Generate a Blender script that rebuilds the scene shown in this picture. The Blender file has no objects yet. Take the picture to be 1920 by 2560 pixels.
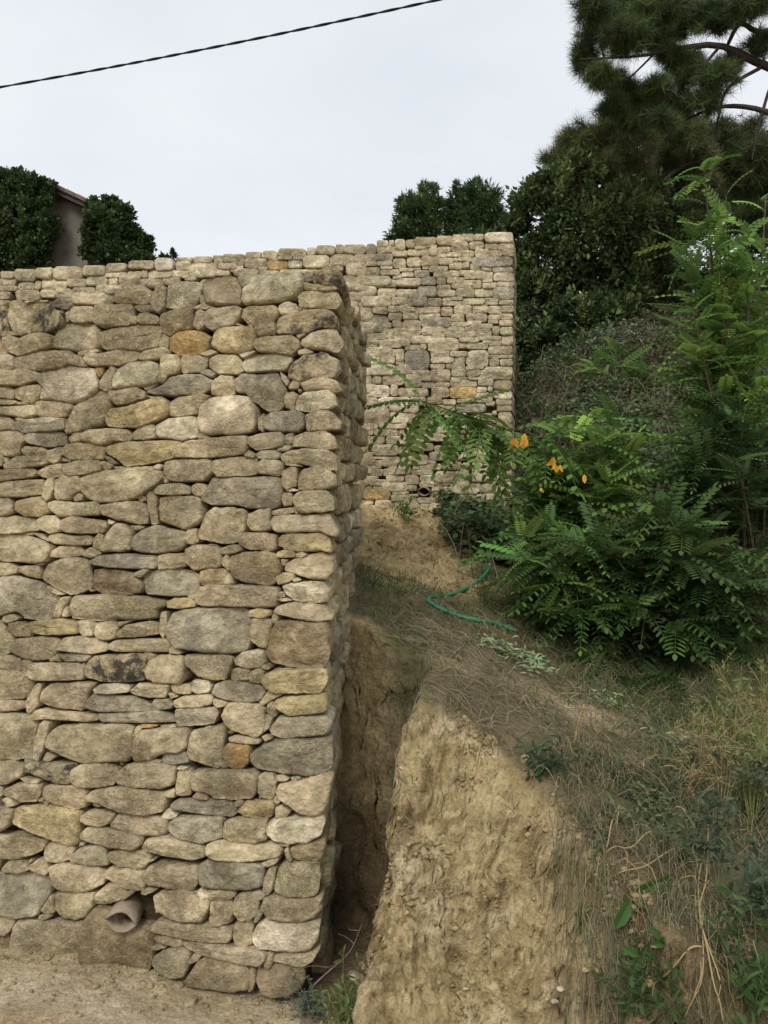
import bpy, math
import numpy as np
from math import radians, pi, sin, cos

# ------------------------------------------------------------------ camera, sky, sun, exposure
SC = bpy.context.scene
COL = SC.collection
FPX = 2141.0                      # focal length in photograph pixels (1920 x 2560)
CAMH = 2.2
PITCH = -math.atan(80.0 / FPX)
cam_d = bpy.data.cameras.new('camera')
cam_d.sensor_fit = 'VERTICAL'; cam_d.sensor_height = 36.0
cam_d.lens = FPX / 2560.0 * 36.0
cam_d.clip_start = 0.05; cam_d.clip_end = 3000.0
cam = bpy.data.objects.new('camera', cam_d); COL.objects.link(cam)
cam.location = (0, 0, CAMH)
cam.rotation_euler = (pi / 2 + PITCH, 0, 0)
SC.camera = cam

SUN_EL, SUN_AZ = radians(44), radians(198)     # azimuth measured clockwise from +Y: behind the camera, to its left
w = bpy.data.worlds.new('World'); SC.world = w; w.use_nodes = True
nt = w.node_tree; nt.nodes.clear()
sky = nt.nodes.new('ShaderNodeTexSky'); sky.sky_type = 'NISHITA'; sky.sun_disc = False
sky.sun_elevation = SUN_EL; sky.sun_rotation = SUN_AZ; sky.air_density = 1.0; sky.dust_density = 4.0
skym = nt.nodes.new('ShaderNodeMixRGB'); skym.blend_type = 'MULTIPLY'; skym.inputs[0].default_value = 1
skym.inputs[2].default_value = (0.10, 0.10, 0.10, 1)
tc = nt.nodes.new('ShaderNodeTexCoord')
mp = nt.nodes.new('ShaderNodeMapping'); mp.inputs['Scale'].default_value = (1.3, 1.3, 3.0)
cn = nt.nodes.new('ShaderNodeTexNoise'); cn.inputs['Scale'].default_value = 2.2; cn.inputs['Detail'].default_value = 5
cr = nt.nodes.new('ShaderNodeValToRGB')
cr.color_ramp.elements[0].position = 0.3; cr.color_ramp.elements[0].color = (0.745, 0.785, 0.83, 1)
cr.color_ramp.elements[1].position = 0.75; cr.color_ramp.elements[1].color = (0.875, 0.90, 0.935, 1)
cm = nt.nodes.new('ShaderNodeMixRGB'); cm.inputs[0].default_value = 0.93
bg = nt.nodes.new('ShaderNodeBackground'); bg.inputs[1].default_value = 0.72
wo = nt.nodes.new('ShaderNodeOutputWorld')
L = nt.links.new
L(tc.outputs['Generated'], mp.inputs[0]); L(mp.outputs[0], cn.inputs['Vector']); L(cn.outputs['Fac'], cr.inputs[0])
L(sky.outputs[0], skym.inputs[1]); L(skym.outputs[0], cm.inputs[1]); L(cr.outputs[0], cm.inputs[2])
L(cm.outputs[0], bg.inputs[0]); L(bg.outputs[0], wo.inputs[0])

sd = bpy.data.lights.new('sun', 'SUN'); sd.energy = 1.5; sd.angle = radians(22); sd.color = (1.0, 0.96, 0.9)
so = bpy.data.objects.new('sun', sd); COL.objects.link(so)
so.rotation_euler = (pi / 2 - SUN_EL, 0, pi - SUN_AZ)
vs = SC.view_settings
vs.view_transform = 'Standard'; vs.look = 'None'; vs.exposure = 0.6; vs.gamma = 1.0; vs.use_curve_mapping = False
SC.cycles.max_bounces = 6; SC.cycles.diffuse_bounces = 3; SC.cycles.transmission_bounces = 4; SC.cycles.transparent_max_bounces = 4

# ------------------------------------------------------------------ helpers
RNG = np.random.default_rng(7)

def ray(x, y):
    dx, dy = (x - 960.0) / FPX, (1280.0 - y) / FPX
    f = np.array([0, cos(PITCH), sin(PITCH)]); u = np.array([0, -sin(PITCH), cos(PITCH)])
    return f + dx * np.array([1.0, 0, 0]) + dy * u
CAMP = np.array([0, 0, CAMH])
def at(x, y, Y):                  # the point at depth Y that the photograph shows at pixel x, y
    d = ray(x, y); return CAMP + d * (Y / d[1])

def _h(ix, iy, iz):
    n = (ix.astype(np.int64) * 374761393 + iy.astype(np.int64) * 668265263 + iz.astype(np.int64) * 2147483647 * 3) & 0xFFFFFFFF
    n = ((n ^ (n >> 13)) * 1274126177) & 0xFFFFFFFF
    n = ((n ^ (n >> 16)) * 2246822519) & 0xFFFFFFFF
    return ((n ^ (n >> 15)) & 0xFFFFFF) / float(0xFFFFFF)
def vnoise(p):                    # value noise in -1..1 at points p (N,3)
    i = np.floor(p).astype(np.int64); f = p - i; f = f * f * (3 - 2 * f)
    r = 0
    for a in (0, 1):
        for b in (0, 1):
            for c in (0, 1):
                wgt = (f[:, 0] if a else 1 - f[:, 0]) * (f[:, 1] if b else 1 - f[:, 1]) * (f[:, 2] if c else 1 - f[:, 2])
                r = r + wgt * _h(i[:, 0] + a, i[:, 1] + b, i[:, 2] + c)
    return r * 2 - 1
def fbm(p, o=3, g=0.5):
    s, a = 0, 1.0
    for k in range(o):
        s = s + a * vnoise(p * (2.03 ** k) + k * 17.3); a *= g
    return s

def mesh_from(name, V, F, mat=None, smooth=True, tint=None, loc=None):
    """V (n,3); F list of int arrays (m,k) with k = 3 or 4"""
    me = bpy.data.meshes.new(name)
    V = np.asarray(V, dtype=np.float32)
    if not isinstance(F, (list, tuple)): F = [F]
    F = [np.asarray(f) for f in F if len(f)]
    me.vertices.add(len(V)); me.vertices.foreach_set('co', V.ravel())
    idx = np.concatenate([f.ravel() for f in F]).astype(np.int32)
    tot = np.concatenate([np.full(len(f), f.shape[1]) for f in F]).astype(np.int32)
    st = np.concatenate([[0], np.cumsum(tot)[:-1]]).astype(np.int32)
    me.loops.add(len(idx)); me.loops.foreach_set('vertex_index', idx)
    me.polygons.add(len(tot)); me.polygons.foreach_set('loop_start', st); me.polygons.foreach_set('loop_total', tot)
    me.polygons.foreach_set('use_smooth', np.full(len(tot), smooth))
    if tint is not None:
        tint = np.asarray(tint, dtype=np.float32)
        if tint.ndim == 1: tint = np.tile(tint, (len(V), 1))
        at_ = me.attributes.new('tint', 'FLOAT_COLOR', 'POINT'); at_.data.foreach_set('color', tint.ravel())
    me.update(); me.validate()
    if mat: me.materials.append(mat)
    return me
def link(name, me, parent=None, loc=None):
    o = bpy.data.objects.new(name, me); COL.objects.link(o)
    if parent is not None: o.parent = parent
    if loc is not None: o.location = loc
    return o
def tag(o, label=None, cat=None, group=None, kind=None):
    if label: o['label'] = label
    if cat: o['category'] = cat
    if group: o['group'] = group
    if kind: o['kind'] = kind
    return o
def empty(name, loc, label, cat, group=None):
    o = bpy.data.objects.new(name, None); COL.objects.link(o); o.location = loc; o.empty_display_size = 0.1
    return tag(o, label, cat, group)
def part(name, V, F, mat, parent=None, smooth=True, tint=None):
    """one mesh object whose origin sits at its own middle; parent (an Empty at a known place) keeps world position"""
    V = np.asarray(V, dtype=float); c = V.mean(0)
    me = mesh_from(name, V - c, F, mat, smooth, tint)
    return link(name, me, parent, c - wloc(parent))
def wloc(o):
    r = np.zeros(3)
    while o is not None: r = r + np.array(o.location); o = o.parent
    return r
class Acc:                        # joins many small pieces into one mesh
    def __init__(s): s.V, s.T, s.F3, s.F4, s.n = [], [], [], [], 0
    def add(s, V, F, tint=None):
        for f in (F if isinstance(F, (list, tuple)) else [F]):
            if len(f): (s.F3 if np.shape(f)[1] == 3 else s.F4).append(np.asarray(f) + s.n)
        s.V.append(V)
        t = np.ones((len(V), 4)) if tint is None else np.asarray(tint, float)
        s.T.append(np.tile(t, (len(V), 1)) if t.ndim == 1 else t); s.n += len(V)
    def build(s, name, mat, parent=None, smooth=True):
        F = []
        if s.F3: F.append(np.concatenate(s.F3))
        if s.F4: F.append(np.concatenate(s.F4))
        return part(name, np.concatenate(s.V), F, mat, parent, smooth, np.concatenate(s.T))

def tubes(P, R, sides=4):
    """P (N,K,3) centre lines, R (N,K) or (K,) radii -> V, quads"""
    P = np.asarray(P, float); N, K, _ = P.shape
    R = np.broadcast_to(np.asarray(R, float), (N, K))
    T = np.gradient(P, axis=1); T /= np.linalg.norm(T, axis=2, keepdims=True) + 1e-9
    ref = np.tile(np.array([0.13, 0.27, 0.95]), (N, 1)); 
    m = np.abs((T[:, 0] * ref).sum(1)) > 0.9; ref[m] = (0.95, 0.2, 0.1)
    A = np.cross(T, ref[:, None, :]); A /= np.linalg.norm(A, axis=2, keepdims=True) + 1e-9
    B = np.cross(T, A)
    th = np.arange(sides) * 2 * pi / sides
    V = P[:, :, None, :] + R[:, :, None, None] * (np.cos(th)[None, None, :, None] * A[:, :, None, :] + np.sin(th)[None, None, :, None] * B[:, :, None, :])
    n, k, s = np.meshgrid(np.arange(N), np.arange(K - 1), np.arange(sides), indexing='ij')
    b = (n * K + k) * sides; s2 = (s + 1) % sides
    Q = np.stack([b + s, b + s2, b + sides + s2, b + sides + s], -1).reshape(-1, 4)
    return V.reshape(-1, 3), Q
def ribbons(P, Wd, side):
    """flat blades: P (N,K,3), Wd (N,K) half widths, side (N,3)"""
    P = np.asarray(P, float); N, K, _ = P.shape
    Wd = np.broadcast_to(np.asarray(Wd, float), (N, K))
    V = np.stack([P - Wd[..., None] * side[:, None, :], P + Wd[..., None] * side[:, None, :]], 2).reshape(-1, 3)
    n, k = np.meshgrid(np.arange(N), np.arange(K - 1), indexing='ij'); b = (n * K + k) * 2
    return V, np.stack([b, b + 1, b + 3, b + 2], -1).reshape(-1, 4)
def curve(pts, n):                # Catmull-Rom through pts
    pts = np.asarray(pts, float); q = np.vstack([2 * pts[0] - pts[1], pts, 2 * pts[-1] - pts[-2]])
    t = np.linspace(0, len(pts) - 1 - 1e-6, n); i = t.astype(int); f = (t - i)[:, None]
    a, b, c, d = q[i], q[i + 1], q[i + 2], q[i + 3]
    return 0.5 * (2 * b + (c - a) * f + (2 * a - 5 * b + 4 * c - d) * f ** 2 + (3 * b - a - 3 * c + d) * f ** 3)
def unit(v): return v / (np.linalg.norm(v, axis=-1, keepdims=True) + 1e-12)
def basis(d, up, roll=None):
    """matrices (N,3,3) whose columns are x = d, y = side, z = up-ish"""
    d = unit(d); s = unit(np.cross(up, d)); z = np.cross(d, s)
    if roll is not None:
        c, q = np.cos(roll)[:, None], np.sin(roll)[:, None]
        s, z = s * c + z * q, z * c - s * q
    return np.stack([d, s, z], -1)
def scatter(tv, tf, M, Lc, scale=1.0):
    tv = np.asarray(tv, float); N = len(M)
    sc = np.broadcast_to(np.asarray(scale, float), (N,))
    V = np.einsum('nij,vj->nvi', M, tv) * sc[:, None, None] + Lc[:, None, :]
    F = (np.asarray(tf)[None] + (np.arange(N) * len(tv))[:, None, None]).reshape(-1, np.shape(tf)[1])
    return V.reshape(-1, 3), F
def vartint(N, k, col, dv=0.25, dh=0.08):
    c = np.array(col)[None] * (1 + RNG.uniform(-dv, dv, (N, 1))) * (1 + RNG.uniform(-dh, dh, (N, 3)))
    return np.repeat(np.hstack([np.clip(c, 0.002, 1), np.ones((N, 1))]), k, 0)

# ------------------------------------------------------------------ materials
def nodes(name):
    m = bpy.data.materials.new(name); m.use_nodes = True; n = m.node_tree
    for x in list(n.nodes): n.nodes.remove(x)
    return m, n, n.nodes.new, n.links.new
def noise_n(N, Lk, vec, scale, detail=4, rough=0.55):
    t = N('ShaderNodeTexNoise'); t.inputs['Scale'].default_value = scale; t.inputs['Detail'].default_value = detail
    t.inputs['Roughness'].default_value = rough; Lk(vec, t.inputs['Vector']); return t.outputs['Fac']
def ramp_n(N, Lk, fac, a, b, ca=(0, 0, 0, 1), cb=(1, 1, 1, 1)):
    r = N('ShaderNodeValToRGB'); e = r.color_ramp.elements
    e[0].position, e[0].color, e[1].position, e[1].color = a, ca, b, cb
    Lk(fac, r.inputs[0]); return r.outputs[0]
def mix_n(N, Lk, fac, a, b, mode='MIX'):
    m = N('ShaderNodeMixRGB'); m.blend_type = mode
    for i, v in ((0, fac), (1, a), (2, b)):
        if hasattr(v, 'is_linked') or hasattr(v, 'links'): Lk(v, m.inputs[i])
        else: m.inputs[i].default_value = v
    return m.outputs[0]
def math_n(N, Lk, op, a, b):
    m = N('ShaderNodeMath'); m.operation = op
    for i, v in ((0, a), (1, b)):
        if hasattr(v, 'links'): Lk(v, m.inputs[i])
        else: m.inputs[i].default_value = v
    return m.outputs[0]
def finish(m, n, N, Lk, color, bump=None, dist=0.01, strength=1.0, rough=0.95, trans=None):
    b = N('ShaderNodeBsdfPrincipled'); b.inputs['Roughness'].default_value = rough
    b.inputs['Specular IOR Level'].default_value = 0.15
    if hasattr(color, 'links'): Lk(color, b.inputs['Base Color'])
    else: b.inputs['Base Color'].default_value = color
    if bump is not None:
        bp = N('ShaderNodeBump'); bp.inputs['Strength'].default_value = strength; bp.inputs['Distance'].default_value = dist
        Lk(bump, bp.inputs['Height']); Lk(bp.outputs[0], b.inputs['Normal'])
    o = N('ShaderNodeOutputMaterial'); sh = b.outputs[0]
    if trans:
        t = N('ShaderNodeBsdfTranslucent'); ms = N('ShaderNodeMixShader'); ms.inputs[0].default_value = trans
        if hasattr(color, 'links'): Lk(color, t.inputs[0])
        else: t.inputs[0].default_value = color
        Lk(sh, ms.inputs[1]); Lk(t.outputs[0], ms.inputs[2]); sh = ms.outputs[0]
    Lk(sh, o.inputs[0]); return m

def stone_mat():
    m, n, N, Lk = nodes('limestone')
    a = N('ShaderNodeAttribute'); a.attribute_name = 'tint'
    pos = N('ShaderNodeNewGeometry').outputs['Position']
    big = noise_n(N, Lk, pos, 7, 5, 0.6); mid = noise_n(N, Lk, pos, 26, 6, 0.65); fine = noise_n(N, Lk, pos, 110, 5, 0.7)
    c = mix_n(N, Lk, 1.0, a.outputs['Color'], ramp_n(N, Lk, big, 0.3, 0.7, (0.74, 0.72, 0.68, 1), (1.24, 1.24, 1.24, 1)), 'MULTIPLY')
    c = mix_n(N, Lk, 1.0, c, ramp_n(N, Lk, mid, 0.3, 0.68, (0.66, 0.63, 0.58, 1), (1.22, 1.22, 1.20, 1)), 'MULTIPLY')
    c2 = mix_n(N, Lk, 1.0, c, ramp_n(N, Lk, fine, 0.36, 0.62, (0.60, 0.58, 0.54, 1), (1.22, 1.22, 1.20, 1)), 'MULTIPLY')
    pitted = ramp_n(N, Lk, noise_n(N, Lk, pos, 3.1, 3, 0.5), 0.42, 0.58)           # some stones grainy, some smooth
    c = mix_n(N, Lk, pitted, c, c2)
    wv = N('ShaderNodeTexNoise'); wv.inputs['Scale'].default_value = 9; wv.inputs['Detail'].default_value = 3; Lk(pos, wv.inputs['Vector'])
    wp = N('ShaderNodeVectorMath'); wp.operation = 'MULTIPLY_ADD'; Lk(wv.outputs['Color'], wp.inputs[0]); wp.inputs[1].default_value = (0.11, 0.11, 0.11); Lk(pos, wp.inputs[2])
    vo = N('ShaderNodeTexVoronoi'); vo.inputs['Scale'].default_value = 13; Lk(wp.outputs[0], vo.inputs['Vector'])   # broken facets differ in tone
    bw = N('ShaderNodeRGBToBW'); Lk(vo.outputs['Color'], bw.inputs[0])
    c = mix_n(N, Lk, 1.0, c, ramp_n(N, Lk, bw.outputs[0], 0.15, 0.85, (0.82, 0.81, 0.79, 1), (1.16, 1.16, 1.17, 1)), 'MULTIPLY')
    # grey weathering crust
    g1 = ramp_n(N, Lk, noise_n(N, Lk, pos, 5.3, 3, 0.5), 0.52, 0.68)
    c = mix_n(N, Lk, math_n(N, Lk, 'MULTIPLY', g1, 0.35), c, (0.34, 0.305, 0.235, 1))
    # black lichen patches on the stones that carry them
    g2 = ramp_n(N, Lk, noise_n(N, Lk, pos, 11, 8, 0.72), 0.47, 0.58)
    c = mix_n(N, Lk, math_n(N, Lk, 'MULTIPLY', g2, math_n(N, Lk, 'SUBTRACT', 1.0, a.outputs['Alpha'])), c, (0.045, 0.042, 0.038, 1))
    h = math_n(N, Lk, 'ADD', math_n(N, Lk, 'MULTIPLY', mid, 1.0), math_n(N, Lk, 'MULTIPLY', fine, math_n(N, Lk, 'MULTIPLY', pitted, 0.6)))
    h = math_n(N, Lk, 'ADD', h, math_n(N, Lk, 'MULTIPLY', bw.outputs[0], 0.25))
    return finish(m, n, N, Lk, c, h, 0.045, 1.0)
def tint_mat(name, trans=None, rough=0.7, nscale=None, lo=0.7, hi=1.25, bump=None, spec=0.15):
    m, n, N, Lk = nodes(name)
    a = N('ShaderNodeAttribute'); a.attribute_name = 'tint'; c = a.outputs['Color']; h = None
    if nscale:
        pos = N('ShaderNodeNewGeometry').outputs['Position']
        f = noise_n(N, Lk, pos, nscale, 5, 0.65)
        c = mix_n(N, Lk, 1.0, c, ramp_n(N, Lk, f, 0.3, 0.7, (lo, lo, lo, 1), (hi, hi, hi, 1)), 'MULTIPLY')
        if bump: h = f
    finish(m, n, N, Lk, c, h, bump or 0.01, 0.8, rough, trans)
    return m
def soil_mat():
    m, n, N, Lk = nodes('soil')
    a = N('ShaderNodeAttribute'); a.attribute_name = 'tint'
    pos = N('ShaderNodeNewGeometry').outputs['Position']
    big = noise_n(N, Lk, pos, 3.5, 5, 0.6); mid = noise_n(N, Lk, pos, 18, 6, 0.7); fine = noise_n(N, Lk, pos, 75, 6, 0.75)
    c = mix_n(N, Lk, 1.0, a.outputs['Color'], ramp_n(N, Lk, big, 0.3, 0.7, (0.8, 0.77, 0.72, 1), (1.2, 1.2, 1.2, 1)), 'MULTIPLY')
    c = mix_n(N, Lk, 1.0, c, ramp_n(N, Lk, mid, 0.32, 0.66, (0.74, 0.71, 0.66, 1), (1.22, 1.22, 1.2, 1)), 'MULTIPLY')
    c = mix_n(N, Lk, 1.0, c, ramp_n(N, Lk, fine, 0.33, 0.62, (0.74, 0.72, 0.68, 1), (1.2, 1.2, 1.18, 1)), 'MULTIPLY')
    v = N('ShaderNodeTexVoronoi'); v.inputs['Scale'].default_value = 38; Lk(pos, v.inputs['Vector'])
    h = math_n(N, Lk, 'ADD', math_n(N, Lk, 'MULTIPLY', mid, 1.2), math_n(N, Lk, 'MULTIPLY', fine, 0.6))
    h = math_n(N, Lk, 'SUBTRACT', h, math_n(N, Lk, 'MULTIPLY', v.outputs['Distance'], 0.25))
    return finish(m, n, N, Lk, c, h, 0.04, 0.9)
M_STONE = stone_mat(); M_SOIL = soil_mat()
M_LEAF = tint_mat('leaf', 0.35, 0.55)
M_GLOSSLEAF = tint_mat('evergreen_leaf', 0.2, 0.5)
M_NEEDLE = tint_mat('needle', 0.15, 0.6)
M_BARK = tint_mat('bark', None, 0.9, 30, 0.55, 1.3, 0.02)
M_STRAW = tint_mat('straw', 0.2, 0.8)
M_PLAIN = tint_mat('matte', None, 0.85, 40, 0.75, 1.2, 0.004)
M_CLAY = tint_mat('terracotta', None, 0.9, 35, 0.8, 1.15, 0.006)
M_HOSE = tint_mat('hose_rubber', None, 0.35, 60, 0.85, 1.1)
M_PLASTER = tint_mat('plaster', None, 0.95, 1.6, 0.6, 1.3, 0.01)
# ------------------------------------------------------------------ wall frames
class Plane:
    def __init__(s, px, py, Y, yaw, batter):
        t, b = radians(yaw), radians(batter)
        s.u = np.array([cos(t), -sin(t), 0]); s.n = np.array([-sin(t) * cos(b), -cos(t) * cos(b), sin(b)])
        s.v = np.array([sin(t) * sin(b), cos(t) * sin(b), cos(b)]); s.o = at(px, py, Y)
    def uv(s, x, y):
        d = ray(x, y); k = np.dot(s.o - CAMP, s.n) / np.dot(d, s.n); p = CAMP + d * k - s.o
        return np.array([np.dot(p, s.u), np.dot(p, s.v)])
    def pt(s, uv, w=0): return s.o + uv[0] * s.u + uv[1] * s.v + w * s.n
NEAR = Plane(780, 2480, 3.55, 14, 4)
FAR = Plane(1283, 900, 7.0, 12, 2)
SIDE0 = NEAR.pt(NEAR.uv(783, 2480)); SIDE1 = NEAR.pt(NEAR.uv(846, 690))
SIDE_FAR = at(903, 850, 5.35)
S_V = unit(SIDE1 - SIDE0); S_U = SIDE_FAR - SIDE1; S_U = unit(S_U - np.array([0, 0, S_U[2]]))
S_N = unit(np.cross(S_U, S_V)); S_H = np.linalg.norm(SIDE1 - SIDE0)
if S_N[0] < 0: S_N = -S_N

TINTS = {'d': (0.51, 0.435, 0.288), 'p': (0.625, 0.555, 0.405), 'g': (0.41, 0.366, 0.268), 'b': (0.385, 0.308, 0.19),
         'o': (0.50, 0.345, 0.155), 'y': (0.545, 0.45, 0.26), 'k': (0.47, 0.395, 0.255)}
def stone_tint(ch, r):
    c = np.array(TINTS[ch]) * 1.12 * (1 + r.uniform(-0.12, 0.12)) * (1 + r.uniform(-0.018, 0.018, 3))
    patch = {'k': 0.9, 'g': 0.25, 'b': 0.2}.get(ch, 0.22 if r.random() < 0.2 else 0.04)
    return np.append(c, 1 - patch)

def chaikin(p, k):
    for q in k: p = np.stack([p * (1 - q) + np.roll(p, -1, 0) * q, p * q + np.roll(p, -1, 0) * (1 - q)], 1).reshape(-1, 2)
    return p
def resample(p, n):
    q = np.vstack([p, p[:1]]); d = np.r_[0, np.cumsum(np.linalg.norm(np.diff(q, axis=0), axis=1))]
    t = np.linspace(0, d[-1], n, endpoint=False)
    return np.stack([np.interp(t, d, q[:, i]) for i in (0, 1)], 1)
def parea(p): 
    x, y = p[:, 0], p[:, 1]; return 0.5 * np.sum(x * np.roll(y, -1) - y * np.roll(x, -1))

def stone_mesh(poly, frame, r, n=40, rings=(1.0, 0.985, 0.95, 0.895, 0.81, 0.70, 0.55, 0.38, 0.2), bulge=0.035, depth=0.12, back=None, seed=0.0, deep=(0.0,), rough=1.0, cut=(0.07,)):
    """a roughly hewn block: broken outline, chamfered arrises, facetted face, body running back into the wall"""
    o, eu, ev, en = frame
    if parea(poly) < 0: poly = poly[::-1]
    p = resample(chaikin(poly, cut), n)
    c = p.mean(0); q = p - c
    w_, vec = np.linalg.eigh(np.cov(q.T)); ax = vec[:, 1]; ay = vec[:, 0]
    a = q @ ax; b = q @ ay; La, Lb = np.abs(a).max(), np.abs(b).max(); size = max(Lb, 0.012)
    rad = unit(q)
    nz = vnoise(np.c_[p * (1.3 / size), np.full(n, seed)]); nz2 = vnoise(np.c_[p * (4.2 / size), np.full(n, seed + 5)])
    p = p + rad * ((nz * 0.05 + nz2 * 0.05 + 0.035 * vnoise(np.c_[p * (9.0 / size), np.full(n, seed + 8)])) * min(size, 0.07))[:, None] * rough; q = p - c
    a = q @ ax
    sk = c + np.clip(a, -(La - Lb) * 0.85, (La - Lb) * 0.85)[:, None] * ax[None]     # inner line the rings shrink to
    V2 = np.concatenate([sk + (p - sk) * f for f in rings]); fr = np.repeat(np.array(rings), n)
    de = (1 - fr) * np.tile(np.linalg.norm(p - sk, axis=1), len(rings))              # distance from the arris
    H = bulge * 0.88 * (1 - np.exp(-de / (min(size, .08) * r.uniform(0.045, 0.095)))) + bulge * 0.14 * np.sqrt(np.clip(1 - fr ** 2, 0, 1))
    x, y = (V2 - c) @ ax, (V2 - c) @ ay
    fade = np.clip(de / (min(size, .08) * 0.09), 0, 1)
    P3 = np.c_[V2, np.full(len(V2), seed)]
    warp = 0.10 * size * fbm(P3 * (1.5 / size), 2)
    for k in range(r.integers(3, 6)):                # hewn facets
        th = r.uniform(0, 2 * pi); g = r.uniform(0.12, 0.6); of = bulge * r.uniform(0.75, 1.1) + g * size * r.uniform(0.1, 0.6)
        pl = of - g * ((x * cos(th) * (size / max(La, .01)) + y * sin(th)) + warp)
        H = np.where(fade > 0, np.minimum(H, np.maximum(pl, bulge * 0.12 * fade)), H)
    H = H + fade * (0.10 * r.normal() * x * size / max(La, .01) + 0.12 * r.normal() * y)
    mid = 1 - 2 * np.abs(vnoise(P3 * 15 + 3)); sc = min(1.0, size / 0.06)
    H = H + fade * rough * sc * (0.0052 * fbm(P3 * 11, 3) + 0.0034 * mid + 0.0026 * fbm(P3 * 48, 2))
    if r.random() < .45 and size > .03:               # bedding planes showing as small ledges
        lam = r.uniform(.016, .034); an = r.normal(0, .18); st = ((V2[:, 1] * cos(an) + V2[:, 0] * sin(an)) + .008 * fbm(P3 * 9, 2)) / lam
        H = H + fade * .006 * r.uniform(.5, 1.2) * (np.clip((st % 1.0) * 3, 0, 1) - .7) * (vnoise(P3 * 6 + 40) > -.2)
    H = H + r.uniform(-0.4, 0.5) * bulge
    W = [o + V2[:, :1] * eu + V2[:, 1:] * ev + H[:, None] * en]
    bv = -en if back is None else back
    body = []
    for d in (*deep[1:], depth):
        g = 1.0 if d < depth else 0.94
        pb = sk + (p - sk) * g
        jit = vnoise(np.c_[pb * (1.6 / size), np.full(n, seed + 30 + d * 9)]) * size * 0.08 + vnoise(np.c_[pb * 30, np.full(n, seed + 60 + d * 25)]) * size * .05
        pb = pb + rad * jit[:, None]
        body.append(o + pb[:, :1] * eu + pb[:, 1:] * ev + bv * d)
    W = np.concatenate(body[::-1] + W)
    R = len(W) // n
    k, s = np.meshgrid(np.arange(R - 1), np.arange(n), indexing='ij'); s2 = (s + 1) % n
    Q = np.stack([k * n + s, k * n + s2, (k + 1) * n + s2, (k + 1) * n + s], -1).reshape(-1, 4)
    top = (R - 1) * n
    W = np.vstack([W, W[top:].mean(0)[None]]); m = len(W) - 1
    T = np.stack([top + np.arange(n), top + (np.arange(n) + 1) % n, np.full(n, m)], -1)
    return W, [T, Q]

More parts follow.
